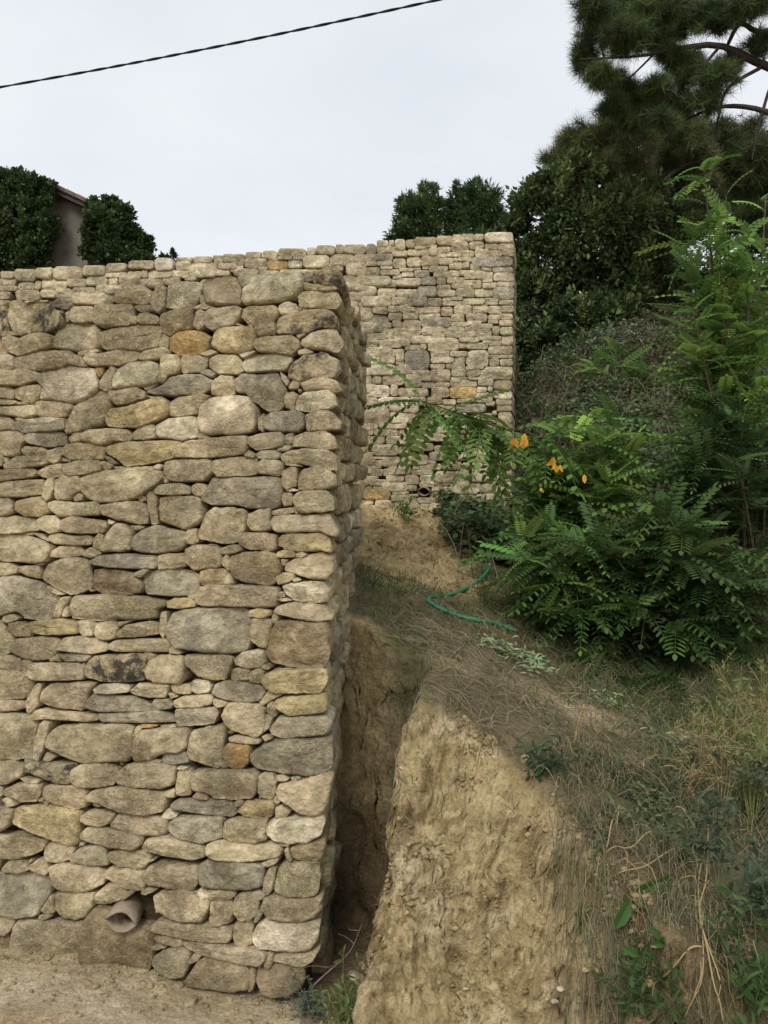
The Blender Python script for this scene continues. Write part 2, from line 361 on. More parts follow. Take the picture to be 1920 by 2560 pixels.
# ------------------------------------------------------------------ the near wall, stone by stone
# outlines read off the photograph; region origin in pixels, then "tone x y x y ..." in units of 10/3.318 pixels. * = quoin on the corner
REG = {'A': (0, 640), 'B': (450, 640), 'C': (0, 1100), 'D': (450, 1100), 'E': (0, 1560), 'F': (450, 1560), 'G': (0, 2040), 'H': (450, 2040)}
STONES = {
'A': '''k -4 37 6 38 6 48 9 62 4 65 -4 62;d 7 37 21 38 22 48 25 63 18 67 10 62 6 50;k 23 38 42 38 46 44 54 46 54 58 47 65 28 64 23 56;g 45 38 50 33 60 33 61 42 55 45 46 43
d 61 30 78 31 95 30 95 38 91 41 62 40 60 36;g 86 29 92 27 101 27 100 32 90 32;d 102 26 120 25 126 32 126 39 120 41 97 40 95 36 97 32;d 130 26 134 24 138 27 137 42 133 48 127 46 126 37
p 140 24 150 21 164 22 169 25 166 36 162 41 146 43 137 42 139 32;d 112 42 118 40 126 41 127 46 118 47 114 45;d 59 44 62 42 77 42 79 46 78 54 70 56 60 55 57 51;d 55 48 58 46 58 53 56 55
d 80 41 108 40 112 44 111 52 107 58 88 60 80 57 78 52;d 116 48 122 47 131 50 133 54 131 57 118 57 114 54;d 110 52 114 50 115 57 110 57;b 134 49 146 44 161 42 162 58 158 62 148 62 141 66 135 63 133 56
d -4 62 6 63 13 63 17 66 4 67 -4 67;d 4 68 10 66 18 69 26 65 38 64 46 67 45 76 30 79 16 83 9 80 4 73;o -4 69 3 71 6 78 2 83 -4 84;d 50 60 56 56 66 56 78 57 82 62 83 75 80 78 66 80 55 78 45 76 44 70
d 81 64 95 60 115 57 132 58 135 61 133 75 118 80 105 77 88 78 82 71;d 136 65 141 68 140 77 132 75;o 141 68 148 63 162 62 170 64 176 68 174 76 168 81 150 82 142 78;d -4 84 8 82 13 84 13 94 4 96 -4 96
d 14 84 22 80 42 78 59 79 62 83 57 91 34 96 25 94 13 94 12 90;d 66 80 78 77 84 79 76 82 66 83;d 57 90 63 82 69 84 71 90 74 91 68 92;d 70 84 74 81 88 80 98 77 114 79 118 82 112 87 100 91 80 92 73 90
d 115 84 122 79 136 76 141 78 141 82 132 86 118 87;d 134 84 138 82 148 82 150 92 148 97 140 101 136 106 131 105 133 95;d 151 83 164 82 173 84 172 92 168 96 153 98 150 93;d -4 96 12 94 26 93 31 97 32 103 20 108 4 108 -4 107
g 31 97 35 98 39 106 38 111 33 105 30 104;p 35 96 48 92 58 91 66 93 79 94 81 100 83 107 82 112 70 120 60 122 45 120 35 119 38 110 37 104;o 80 93 86 93 86 98 83 101 81 98;d 87 98 92 91 97 94 95 103 94 110 89 113 83 110 84 104
p 98 95 108 89 124 87 131 90 133 98 131 106 120 109 104 109 96 111 95 103;d -4 109 10 109 13 113 12 119 -4 118;d 12 111 20 108 33 107 37 112 35 119 28 123 20 121 13 117;d -4 119 8 119 16 121 12 124 -4 124;d 14 122 20 121 24 123 16 124
d -4 125 8 125 20 124 30 123 32 132 22 135 10 133 -4 131;d 31 122 36 120 50 121 60 123 61 127 56 133 44 135 33 133 30 127;d 56 138 60 125 74 118 83 113 92 113 91 128 88 137 84 140 70 145 56 148 54 144;d 92 112 102 111 114 109 121 113 122 118 110 122 98 124 92 118
d 120 108 127 106 131 107 124 112 121 111;g 123 113 136 107 142 101 156 98 166 98 172 101 178 104 174 111 166 115 148 116 130 116;d 122 116 131 117 126 119;y 89 134 95 127 110 125 125 120 135 117 141 121 141 130 132 136 116 142 100 143 91 141
d 142 121 150 117 168 114 173 116 172 124 166 131 150 134 142 133 141 127;d -4 134 8 134 14 139 10 144 -4 146;d 14 135 20 133 23 136 16 137;g 15 137 30 135 40 134 55 135 55 144 44 146 22 147 14 143;d 10 142 14 140 15 145 11 145
d -4 146 12 145 20 147 23 152 18 158 17 165 6 166 -4 164;g 24 147 32 146 52 146 55 150 55 156 40 159 25 156 23 152;d 57 151 63 145 67 147 67 154 59 155;d 68 148 76 144 90 143 106 144 111 149 108 154 96 154 86 157 69 154
d 112 146 118 140 126 139 130 142 130 151 120 153 111 152;p 131 140 142 135 158 133 164 134 166 142 165 150 152 153 134 151 130 148;d 87 155 91 153 93 155 90 157''',
'C': '''d 18 8 22 5 36 6 41 10 36 14 20 12;d 41 9 50 6 53 10 51 17 46 20 40 17;d 52 15 57 16 60 18 53 18;y 53 8 56 4 68 2 82 4 87 6 86 16 72 17 60 17 53 12
y 86 6 100 2 135 0 150 1 152 6 148 13 136 17 116 21 104 22 98 16 90 12;d 3 20 14 13 28 13 40 15 44 18 38 21 22 24 4 24;d -4 26 8 24 28 24 32 28 28 31 8 34 -4 35;d 31 27 40 22 50 20 54 20 54 29 42 32 36 31
d 55 20 66 17 82 17 86 20 85 26 72 29 58 30 54 25;g 87 13 93 15 97 20 92 19;d 85 18 89 18 95 21 92 25 87 25;d 95 22 102 22 103 24 96 24;d 69 31 80 27 100 24 124 22 134 25 136 29 132 35 124 43 116 48 104 51 84 52 72 48 68 40
p 128 22 132 20 136 22 133 25 129 24;d 138 18 148 16 172 16 177 18 177 28 170 34 150 35 142 34 136 28;d 136 30 139 31 140 35 137 36;d -4 38 8 34 24 33 36 33 37 37 36 45 20 47 8 48 -4 48;d 38 36 41 32 45 32 46 40 44 48 40 51 36 47
d 46 33 52 30 66 30 69 35 68 42 62 46 59 50 48 50 46 42;d 61 47 66 44 69 46 68 50 62 51;d 128 42 134 37 150 36 158 39 158 45 142 46 130 45;d 160 38 164 36 171 37 173 41 168 47 162 46 159 43;d -4 48 8 48 12 52 12 60 6 63 -4 63
y 14 51 24 48 34 47 40 52 42 60 34 64 20 63 13 58;d 42 52 48 50 64 52 80 51 83 55 84 62 70 63 50 64 45 60 41 56;d 84 54 98 52 112 50 122 53 124 62 124 69 116 70 98 66 86 62 83 58;d 115 48 121 46 122 50 118 52
d 123 45 127 43 131 48 131 58 132 69 127 70 124 58;d 133 48 142 46 164 47 167 50 168 66 160 72 152 74 140 70 134 67 132 58;d -4 64 12 63 28 65 32 70 32 75 16 78 -4 78;d 31 66 38 63 46 63 52 68 51 76 43 78 35 74
d 53 66 60 63 72 65 86 67 90 70 87 77 72 78 56 77 51 73;p 90 66 96 68 94 70 91 70;d 109 71 116 71 121 72 114 75 111 74;g 113 80 120 74 130 71 146 74 155 76 154 88 148 92 130 94 114 92 111 88
d 96 70 102 69 110 75 111 83 110 91 100 92 86 93 83 91 88 82;d 156 74 163 74 164 84 160 87 154 85;d -4 79 14 78 24 79 36 83 44 89 41 95 38 101 30 103 14 101 -4 100;d 28 77 34 78 41 82 41 84 35 82;d 19 77 27 77 28 79 20 79
d 42 79 48 77 60 79 74 79 78 82 75 87 62 88 46 86 42 83;d 79 81 83 77 87 79 86 85 83 91 78 89;d 43 92 50 88 66 88 69 92 68 96 54 98 42 97;d 69 94 76 89 81 91 85 94 76 98 71 97;g 75 101 82 96 96 94 118 95 131 96 132 103 128 107 108 107 90 106 80 104
d 132 96 140 94 153 94 155 100 154 105 142 107 132 107;d 154 90 160 87 176 86 182 89 183 105 172 107 160 108 155 102 153 95;d -4 102 8 102 16 106 16 110 8 113 -4 113;d 17 105 26 104 33 104 35 110 34 115 24 113 17 109;g 30 103 38 102 36 104 33 104
d 36 110 40 103 52 98 66 97 74 100 75 106 77 115 76 122 68 126 59 129 49 125 40 119 35 115;b 78 108 84 107 100 108 110 110 114 114 119 119 118 126 110 128 84 127 76 122 78 115;d 113 110 120 107 124 108 118 114 113 113
g 119 110 130 108 150 107 160 109 165 113 165 122 162 128 152 130 138 130 122 128 118 120;d 97 127 104 126 111 128 104 129 98 128;p -4 116 6 113 14 112 22 115 32 117 38 123 48 129 50 131 46 140 44 147 34 149 22 148 14 142 6 145 -4 146
d 40 121 46 124 53 128 48 128 42 125;d 51 131 57 130 57 134 53 140 51 147 45 147 46 141;d 52 142 56 138 57 146 52 147;d 58 132 62 129 90 128 114 129 128 131 138 133 139 137 132 140 133 148 118 149 80 150 60 148 57 141
y 140 134 146 131 158 131 163 134 163 138 150 140 141 139;d 156 129 162 128 165 131 158 132;d 135 143 139 142 140 150 138 158 136 165 133 158 134 150;g 141 152 146 143 154 140 180 139 207 140 208 154 209 166 205 174 188 177 166 176 146 172 140 164 138 158
d 4 146 12 144 18 148 8 152 3 150;d -4 149 3 152 8 160 12 166 9 176 4 178 -4 177;b 8 152 16 150 24 152 28 160 27 163 14 163 8 157;y 23 152 34 149 52 148 65 152 67 160 60 161 40 162 30 160;d 66 150 74 150 79 153 78 162 70 163 66 158
d 80 153 84 151 96 151 99 155 97 164 90 166 82 165 79 160;d 99 159 106 153 126 150 132 152 132 161 116 163 100 164 98 162;d 99 151 110 150 102 154 99 155''',
'E': '''d 10 18 15 12 30 10 48 11 51 14 49 24 42 29 28 30 15 26 9 21;d 51 17 54 11 66 10 82 12 89 16 90 22 78 25 60 23 50 21;d 92 16 98 13 120 12 140 12 142 18 140 23 120 23 98 23 91 20;d 142 18 145 17 151 24 148 25 141 24
d -4 26 8 26 17 28 20 34 20 38 8 38 -4 36;d 20 30 25 29 27 32 22 35 19 33;d 42 28 50 24 51 31 42 31;g 50 25 60 24 72 24 77 26 72 31 56 31;k 73 32 80 26 98 25 118 24 121 28 121 38 120 46 106 48 84 47 72 44 70 38
d 120 23 125 23 130 26 126 30 122 31;d 126 29 132 26 150 26 153 28 153 44 150 49 130 49 122 46 120 39 122 33;d 22 34 28 32 52 32 66 32 70 40 69 46 50 47 30 47 24 44 20 42;d 67 34 71 32 71 38 69 39
d -4 38 10 38 20 40 28 47 29 51 24 60 20 62 4 62 -4 61;d 154 26 164 25 186 25 194 28 192 38 187 46 174 46 164 43 154 34;d 36 54 44 49 66 48 79 49 78 53 74 58 72 66 68 72 60 71 48 70 40 67 34 64;d 29 52 33 49 36 50 34 60 33 66 26 74 24 70 25 60
d -4 63 10 63 24 64 24 69 14 72 -4 73;p 79 54 84 50 98 49 109 51 108 56 92 58 80 57;d 108 56 116 49 130 49 141 50 140 56 138 61 124 61 114 59;d 142 50 158 50 160 54 158 58 148 58 143 55;p 160 47 172 47 175 52 174 57 164 58 159 55
g 73 64 78 57 96 59 112 60 124 66 130 71 110 73 84 73 72 70;g 82 74 110 73 130 71 144 76 146 81 130 82 104 82 86 81;g 129 62 140 62 145 66 142 70 130 71 127 66;p 140 57 144 57 148 60 142 62;d 146 63 152 60 172 58 177 60 177 66 166 69 148 69 145 66
d 28 72 36 70 50 72 66 73 80 75 83 79 74 81 56 80 40 79 28 80 26 76;d -4 74 12 74 24 75 30 82 29 90 28 102 24 110 14 113 4 113 -4 112;d 33 83 37 80 42 82 40 92 37 104 33 113 29 111 29 98 31 90
d 40 92 50 84 66 83 84 83 100 82 111 84 111 95 110 108 106 114 84 114 70 116 58 112 46 106 38 101;d 36 113 40 106 46 110 42 114;g 21 112 26 106 29 109 29 114 22 115;d 113 86 116 84 118 87 113 95 111 94
d 112 96 118 88 134 86 154 86 157 92 156 102 152 106 136 107 126 113 114 114 110 108;o 118 83 126 83 132 84 126 86 118 86;d 134 84 144 83 146 86 136 86;g 147 70 160 69 178 69 181 74 178 82 164 84 148 85 146 78;g 135 108 144 106 155 106 158 114 146 116 136 115
d 161 88 174 85 186 84 188 87 187 98 184 115 181 119 170 116 158 112 156 106 158 96;k 22 117 28 113 46 115 60 115 63 117 61 126 58 133 46 132 32 126 21 122;d -4 113 12 114 20 117 20 123 18 127 8 132 -4 133;d 17 127 24 127 33 129 32 132 24 132
d 62 119 70 116 90 115 99 119 99 124 96 132 84 135 66 134 61 130;d 100 121 106 116 116 114 136 115 146 117 146 128 144 133 136 136 112 135 98 132 96 127;d 120 114 128 112 134 113 132 115 122 115;d 148 122 152 120 158 121 159 136 158 142 148 142 146 134
p 147 120 150 117 156 119 152 121;d 136 139 144 136 146 137 146 143 140 143;d 4 137 14 132 24 131 33 133 34 141 30 147 18 148 10 144 4 142;d 36 135 44 133 66 134 74 138 72 146 70 152 62 154 46 150 36 144
d 73 142 80 137 96 134 120 136 138 139 139 148 136 155 120 158 102 156 90 150 84 147 74 146;d -4 134 3 135 3 142 -4 144;d 3 145 8 144 14 150 6 152;g 142 150 148 145 170 145 190 146 194 148 197 156 192 160 170 158 146 154
y 15 152 30 150 44 152 66 156 67 170 66 182 58 184 44 179 26 173 12 166 10 160;d -4 152 6 152 13 154 10 162 8 168 -4 174;p 136 157 140 153 147 159 142 162 135 161;d 68 159 74 155 88 155 96 157 92 165 84 168 72 166 68 163
d 92 162 100 157 120 158 138 160 140 166 138 174 130 176 112 175 98 170 91 166''',
'G': '''d 68 14 74 9 90 9 108 13 118 17 117 24 112 28 92 26 78 22 67 18;g 142 4 150 0 170 0 185 1 186 12 184 18 168 22 150 18 141 10;d 118 26 122 19 140 16 152 18 166 23 171 28 170 34 160 37 140 34 118 29;d -4 16 12 16 30 20 37 22 36 28 28 32 14 36 4 35 -4 34
d 37 26 42 22 60 25 62 28 59 36 48 39 38 37 36 32;d 60 32 68 26 82 24 88 27 91 37 90 40 76 41 62 37;d 91 30 100 28 118 29 124 35 120 43 110 44 98 42 92 37 90 33;d 2 44 8 37 18 36 24 39 25 44 18 47 4 46;d 26 40 33 35 39 37 41 46 38 49 30 47 25 43
d 41 42 52 39 66 39 82 43 87 49 86 56 76 61 64 64 50 61 44 57;d 88 46 92 42 110 44 120 46 121 56 120 61 110 61 100 58 92 52 87 50;d 119 61 124 59 130 61 122 65 118 64;d 121 44 126 41 148 40 164 42 164 55 160 61 146 61 136 59 124 57 120 50
g -4 48 14 48 26 47 40 50 42 56 41 65 35 74 32 82 16 84 4 80 -4 79;d 37 73 42 66 45 66 45 80 38 81 34 78;d 34 82 40 81 43 83 38 86 33 85;d 46 65 60 63 78 63 80 66 78 75 72 84 64 86 54 85 46 78 44 70;d 82 62 90 56 98 57 104 63 106 66 100 70 86 74 80 72 79 66
d 101 67 109 61 112 63 104 69;d 128 66 136 62 150 61 168 64 174 68 173 78 168 87 152 86 138 81 131 76;d 126 90 134 86 150 87 180 90 193 92 192 100 188 106 166 104 140 99 126 96;d -4 80 6 82 14 86 12 92 8 97 -4 96
d 14 90 18 84 36 86 52 87 70 87 71 94 69 106 69 118 60 121 40 120 14 118 9 112 10 104;b -4 97 8 98 10 104 8 114 -4 117;b 76 80 82 74 90 75 98 77 100 84 108 90 122 92 126 100 128 110 126 122 122 131 96 130 72 126 69 118 70 100 71 90
d 129 100 140 99 150 101 152 107 146 109 132 104;d 128 107 132 105 139 108 132 110 127 110;d 128 117 138 110 150 109 158 114 157 122 154 133 142 134 134 130 128 122;d 151 104 158 103 176 106 206 108 222 112 221 118 216 123 196 120 170 115 158 110
d 157 120 162 113 168 115 164 120 158 122;b 158 130 164 120 172 116 190 119 204 123 207 130 206 143 190 146 170 142 156 139 154 134''',
'B': '''b 21 22 32 18 46 18 50 24 51 36 50 40 36 42 24 41 21 32;g 48 18 52 15 59 16 62 19 58 24 52 26 49 22;d 17 33 21 33 22 40 18 41;p 58 24 62 17 80 14 98 13 103 18 103 28 99 34 80 39 66 41 54 40 52 36 53 28;g 104 14 111 13 111 20 105 22 103 18
*k 112 15 124 10 132 12 136 18 138 26 134 30 126 26 112 24;d 104 22 111 24 124 23 132 28 122 29 104 29;*d 99 34 102 30 114 28 130 30 134 38 130 44 120 44 100 44;d 12 43 20 40 30 43 22 45 13 45;d 14 47 18 45 22 47 21 58 16 62 12 58
d 22 47 28 44 48 42 52 44 50 52 46 57 36 60 28 63 22 58;d 53 44 58 42 78 41 82 44 82 50 78 54 64 57 58 58 51 51;p 83 41 90 38 96 40 98 44 96 47 84 49 82 45;d 98 46 102 42 106 45;*k 82 52 92 47 106 45 118 44 126 46 130 52 130 60 118 60 104 65 96 66 82 65 80 60
d 64 57 72 55 78 55 80 60 79 65 66 67 63 62;d 47 55 53 58 47 58;y 28 68 32 60 44 59 60 58 64 64 63 73 60 78 50 81 36 80 27 76 26 72;d 64 69 72 67 92 66 99 70 100 76 96 80 93 83 78 81 66 80 62 75;d 97 66 102 63 105 65 99 69
*p 101 70 108 64 118 61 128 60 132 66 136 74 130 80 120 78 104 77 100 74;p 99 79 104 77 111 80 106 82 99 82;p 50 82 56 80 63 79 60 82 53 85;d 18 82 26 78 31 80 24 84;d 25 85 32 82 46 82 51 87 53 95 48 98 32 98 25 93
p 54 86 64 82 82 81 92 83 93 87 88 95 76 96 56 97 52 91;*k 95 88 104 82 118 80 130 86 132 94 126 102 110 102 98 105 91 101 90 95;d 16 95 24 94 30 98 26 101 18 98;d 28 103 34 99 44 100 45 105 45 114 36 116 26 115 26 109
g 46 102 50 98 62 98 80 97 83 102 88 112 87 122 82 128 74 129 66 124 60 120 56 114 48 113 45 108;d 84 97 88 100 91 105 89 108 85 102;d 91 108 94 103 99 105 98 110 91 111;*d 100 106 110 102 120 100 130 104 134 112 128 114 116 111 104 112
d 89 114 94 113 98 116 95 122 94 128 88 126 87 120;*p 97 118 104 113 124 111 128 115 130 124 124 127 106 129 96 127;p 18 124 28 118 44 116 58 117 62 126 63 140 58 146 44 148 28 149 18 146 15 140 17 132;d 66 134 70 131 71 136 70 146 66 144 65 138
g 72 132 78 129 98 128 103 132 103 142 98 146 78 146 71 144 70 138;*d 104 132 112 128 122 127 128 132 134 138 132 144 120 145 106 146;d 15 149 19 146 26 151 16 152;d -6 160 10 153 36 150 55 149 57 155 55 164 40 166 20 168 -4 167
d 58 150 70 147 84 146 87 150 87 158 76 160 64 161 57 156;g 88 149 94 147 94 155 90 157 87 155;d 82 160 88 157 94 158 90 162 82 162;*d 95 150 104 146 120 145 128 150 130 160 120 161 104 159 94 158''',
'D': '''d 55 12 58 9 63 12 62 15 55 14;d 63 12 68 9 80 8 84 11 82 16 66 16;*d 84 13 92 9 104 7 122 8 130 14 130 25 120 24 100 20 86 19;p 87 20 94 19 102 22 92 22;d 28 17 40 15 56 14 64 16 64 28 56 30 32 31 28 26;d 66 19 70 16 82 17 86 20 85 28 82 30 66 28 64 24
d 86 26 92 23 97 23 98 32 97 38 90 41 87 40 85 32;*d 101 25 110 22 122 24 129 29 130 38 122 41 104 42 98 41 98 34;p 88 42 94 40 99 42 92 43;g 24 36 28 31 50 31 78 30 84 32 85 42 83 54 76 57 62 57 44 54 26 54 18 50 20 44;d 85 44 92 44 94 48 94 54 87 55 85 50
*d 96 45 104 42 122 42 127 48 128 58 118 60 100 61 96 54 94 48;d 77 59 84 57 94 56 95 60 86 62 77 62;d 95 55 97 56 98 61 96 61;d 22 60 28 56 46 56 54 58 56 64 55 74 50 82 44 86 32 85 18 82 15 78 18 70;d 58 61 66 58 75 57 75 66 76 74 70 76 60 75 57 70
*d 78 63 90 62 108 62 122 61 126 66 131 76 130 80 124 80 116 76 96 77 80 77 75 70;d 50 80 54 77 70 77 80 79 80 90 76 92 58 91 50 87;*y 83 80 90 77 102 78 118 77 124 82 126 90 126 94 116 92 100 93 88 91 82 87;d 5 77 8 74 14 74 14 82 12 86 6 86 4 81
d 34 90 42 87 49 87 52 91 46 94 36 95 33 93;y 81 93 88 91 94 92 96 97 88 98 81 97;d 97 94 102 93 106 95 102 98 97 97;d 36 98 39 95 41 98 43 108 40 108 35 103;b 43 96 54 93 72 92 82 95 83 106 82 114 76 120 64 120 52 118 44 112 43 106 41 100
d 84 99 90 99 88 104 85 104;*d 88 103 94 99 108 95 118 93 126 98 128 110 122 116 108 115 98 112 87 108;y 18 109 24 107 36 107 40 110 38 118 28 121 19 120 17 115;d 38 115 41 110 44 114 45 119 40 120 37 119;y 80 113 86 110 93 110 96 113 90 118 82 120
d 93 115 98 114 101 116 96 118;*p 85 121 96 118 112 117 120 118 124 124 123 134 112 135 96 133 88 128;d 16 122 26 120 50 120 72 121 81 122 82 130 80 138 66 139 40 138 20 138 14 134;p 81 132 88 131 93 133 86 134;g 82 126 86 126 87 130 83 131
*d 82 138 90 135 108 135 120 138 127 144 126 149 114 151 96 148 84 145 78 142;y 59 141 66 139 76 141 77 145 68 148 58 146;d 77 145 80 142 82 148 80 152 76 151;d 60 148 68 147 76 149 77 153 74 164 72 172 66 172 60 166 58 158
*b 82 150 96 149 112 151 122 151 124 160 124 178 120 188 108 190 90 188 76 184 71 178 71 170 75 158''',
'F': '''p 46 29 52 23 64 21 69 22 70 32 66 36 56 37 47 34;d 68 35 71 33 75 36 73 38 68 37;d 44 38 48 36 58 38 56 47 44 47 42 44;d 59 39 64 37 70 39 69 47 66 49 58 48 57 44;*y 71 42 80 38 100 37 120 37 122 40 121 50 116 57 100 57 80 57 72 52 69 47
g 30 50 38 47 56 48 68 52 71 56 68 63 60 65 46 64 34 61 27 57;d 70 60 73 55 78 57 86 58 80 61 72 66 67 69 66 65;d 73 67 77 64 80 70 80 76 76 77 72 72;*y 80 63 88 60 104 59 120 57 122 62 122 72 110 75 92 76 84 72 78 67;d 29 62 36 63 41 64 38 68 32 69 29 66
d 38 70 42 64 54 64 64 66 70 69 71 78 69 90 64 94 54 91 44 88 38 81 36 75;d 71 76 75 75 77 78 74 86 70 89 69 84;*p 78 82 82 77 98 76 120 76 125 80 125 86 121 92 104 94 84 95 76 92 74 87;d 41 94 48 92 62 94 67 95 66 99 54 99 42 97;d 68 93 72 92 76 95 71 97
o 38 102 42 98 52 100 58 100 59 106 57 114 52 119 44 119 38 113 37 107;d 34 116 37 112 41 118 35 119;*g 64 104 72 98 90 96 116 95 126 94 126 106 126 118 118 124 104 126 80 123 64 120 58 114 59 107;d 11 122 22 120 48 120 60 121 65 125 64 138 60 144 46 145 28 144 22 139 12 138 10 130
d 11 143 16 138 22 140 24 145 16 145;d 66 126 70 123 78 124 80 130 79 140 76 145 70 144 65 140 65 132;d 79 126 86 125 91 128 86 131 80 130;d 92 127 98 126 101 128 94 130;*d 82 133 94 130 110 127 124 123 126 130 124 144 120 156 112 160 100 157 90 150 82 145 80 138
d 78 144 80 142 83 147 81 150 78 147;d 46 147 51 145 53 148 49 151 46 151;y 50 150 56 146 68 146 78 146 79 152 76 160 68 162 54 160 48 156;d 80 152 84 150 92 155 88 160 80 161''',
'H': '''d 38 4 44 2 62 3 72 2 73 10 72 19 62 22 46 21 37 18 37 10;*p 75 4 82 1 100 1 118 -2 120 6 116 16 106 22 90 22 78 19 73 12;d 23 23 30 20 50 21 72 22 83 24 85 29 82 34 70 36 50 38 30 36 22 31;p 82 23 87 22 91 23 90 25 84 25;d 87 28 90 26 92 32 93 37 89 35
*b 92 26 98 23 110 22 118 20 120 24 118 34 112 38 100 38 94 34;d 68 39 76 35 82 35 80 39 74 42 70 41;g 17 40 22 37 44 37 62 39 70 41 70 50 68 58 58 61 46 61 30 60 18 58 16 50;d 73 45 76 42 80 43 79 52 76 62 73 65 69 61 70 52;*d 82 42 90 39 108 38 114 39 116 50 114 64 106 68 90 67 79 64 79 54
p 15 62 18 60 21 64 21 69 14 66;d 23 63 34 61 45 62 46 66 40 69 24 69 21 66;d 25 72 34 69 42 69 43 78 42 88 34 91 26 90 25 80;d 46 68 50 64 58 62 64 70 65 80 60 86 50 86 45 79 44 74;p 60 63 66 61 72 65 68 69 63 71
*d 70 68 78 65 94 68 110 69 118 66 118 76 112 84 100 88 86 87 74 84 68 76;g 63 83 66 78 69 80 65 87 62 87;d 45 90 52 86 60 87 61 98 60 106 52 109 46 106 44 98;*p 65 90 72 86 90 88 112 87 116 88 114 104 106 112 96 113 80 111 66 109 61 104 62 96;d 71 118 74 112 78 114 77 122 74 126 70 123
*d 80 116 86 112 100 114 110 112 116 110 110 120 102 125 90 122 78 120;*b 64 128 74 125 90 123 102 125 104 134 100 144 90 149 78 150 68 146 64 138;b 58 126 62 126 63 136 60 145 57 145'''}

def stone_list():
    out = []
    for reg, txt in STONES.items():
        ox, oy = REG[reg]
        for line in txt.split('\n'):
            for s in line.split(';'):
                tk = s.split(); ch = tk[0]; corner = ch[0] == '*'; ch = ch[-1]
                xy = np.array(tk[1:], float).reshape(-1, 2) * (10 / 3.318) + (ox, oy)
                out.append((ch, corner, xy))
    return out

NEAR_WALL = empty('dry_stone_wall', SIDE0, 'tall near dry stone retaining wall of rough tan limestone with a stepped corner', 'stone wall')
NEAR_WALL['kind'] = 'thing'
frameN = (NEAR.o, NEAR.u, NEAR.v, NEAR.n)
pieces = []                      # (area, V, F, tint)
SL = stone_list(); rr = np.random.default_rng(11)
cover = []
for i, (ch, corner, xy) in enumerate(SL):
    uv = np.array([NEAR.uv(*q) for q in xy]); A = abs(parea(uv)); cover.append(uv)
    sz = math.sqrt(A)
    g = 1 + 0.0045 / max(sz, 0.03)
    c = uv.mean(0); uv = c + (uv - c) * g
    small = A < 0.004
    V, F = stone_mesh(uv, frameN, rr, n=24 if small else 56, bulge=min(0.026, 0.010 + 0.085 * sz) * rr.uniform(0.85, 1.2), seed=i * 3.7,
                      depth=(0.20 if i % 2 else 0.34) if corner else 0.13, back=S_U if corner else None,
                      deep=(0, 0.04, 0.10, 0.16) if corner else (0, 0.03), rings=(1.0, 0.96, 0.86, 0.65, 0.35) if small else (1.0, 0.985, 0.95, 0.895, 0.81, 0.70, 0.55, 0.38, 0.2))
    pieces.append((A, V, F, stone_tint(ch, rr)))
# chips wedged into the gaps
cx = np.concatenate([resample(c, 60) for c in cover]); nchip = 0
def inside(pt):
    for c in cover:
        if abs(pt - c.mean(0)).max() > 0.45: continue
        x, y = c[:, 0], c[:, 1]; x2, y2 = np.roll(x, -1), np.roll(y, -1)
        t = ((y > pt[1]) != (y2 > pt[1])) & (pt[0] < (x2 - x) * (pt[1] - y) / (y2 - y + 1e-12) + x)
        if t.sum() % 2: return True
    return False
u0, v0 = NEAR.uv(-20, 2400); 
for k in range(2600):
    px, py = rr.uniform(0, 770), rr.uniform(720, 2440)
    q = NEAR.uv(px, py)
    if (abs(px - 335) < 46 and abs(py - 2275) < 40) or py < 790 - px * .08: continue
    d = np.linalg.norm(cx - q, axis=1).min()
    if d < 0.011 or inside(q): continue
    th = np.sort(rr.uniform(0, 2 * pi, 6)); el = rr.uniform(0.8, 1.0)
    poly = q + np.c_[np.cos(th) * d * 1.25, np.sin(th) * d * el * 1.05]
    if abs(parea(poly)) < 0.6 * d * d: continue
    V, F = stone_mesh(poly, (NEAR.o - NEAR.n * 0.012, NEAR.u, NEAR.v, NEAR.n), rr, n=12, rings=(1.0, 0.9, 0.6, 0.25), bulge=0.014, depth=0.05, seed=k * 1.7)
    pieces.append((abs(parea(poly)) * 0.5, V, F, stone_tint('d', rr))); cx = np.vstack([cx, resample(poly, 16)]); cover.append(poly); nchip += 1
# the return face, laid in courses behind the quoins
frameS = (SIDE0, S_U, S_V, S_N)
b = -0.35; ci = 0
while b < S_H - 0.03:
    h = rr.uniform(0.085, 0.17); h = min(h, S_H - b)
    if S_H - b - h < 0.06: h = S_H - b
    a = rr.uniform(0.10, 0.2) if ci % 2 else rr.uniform(0.2, 0.3)
    while a < 1.8:
        l = rr.uniform(0.13, 0.36) * (1 if h > 0.1 else 1.1)
        hh = h * rr.uniform(0.86, 1.0); x0, x1, y0, y1 = a + 0.004, a + l - 0.004, b + 0.003, b + hh
        j = lambda s=0.012: rr.uniform(-s, s)
        poly = np.array([(x0 + j(), y0 + j()), ((x0 + x1) / 2, y0 + j(.006)), (x1 + j(), y0 + j()), (x1 + j(), (y0 + y1) / 2), (x1 + j(), y1 + j()), ((x0 + x1) / 2, y1 + j(.008)), (x0 + j(), y1 + j()), (x0 + j(), (y0 + y1) / 2)])
        V, F = stone_mesh(poly, frameS, rr, n=22, rings=(1.0, 0.95, 0.85, 0.66, 0.4), bulge=rr.uniform(0.018, 0.042), depth=0.12, seed=900 + ci * 13 + a * 7)
        ch = rr.choice(list('dddddpgyb'))
        pieces.append((l * h * 0.28, V, F, stone_tint(ch, rr))); a += l
    b += h; ci += 1
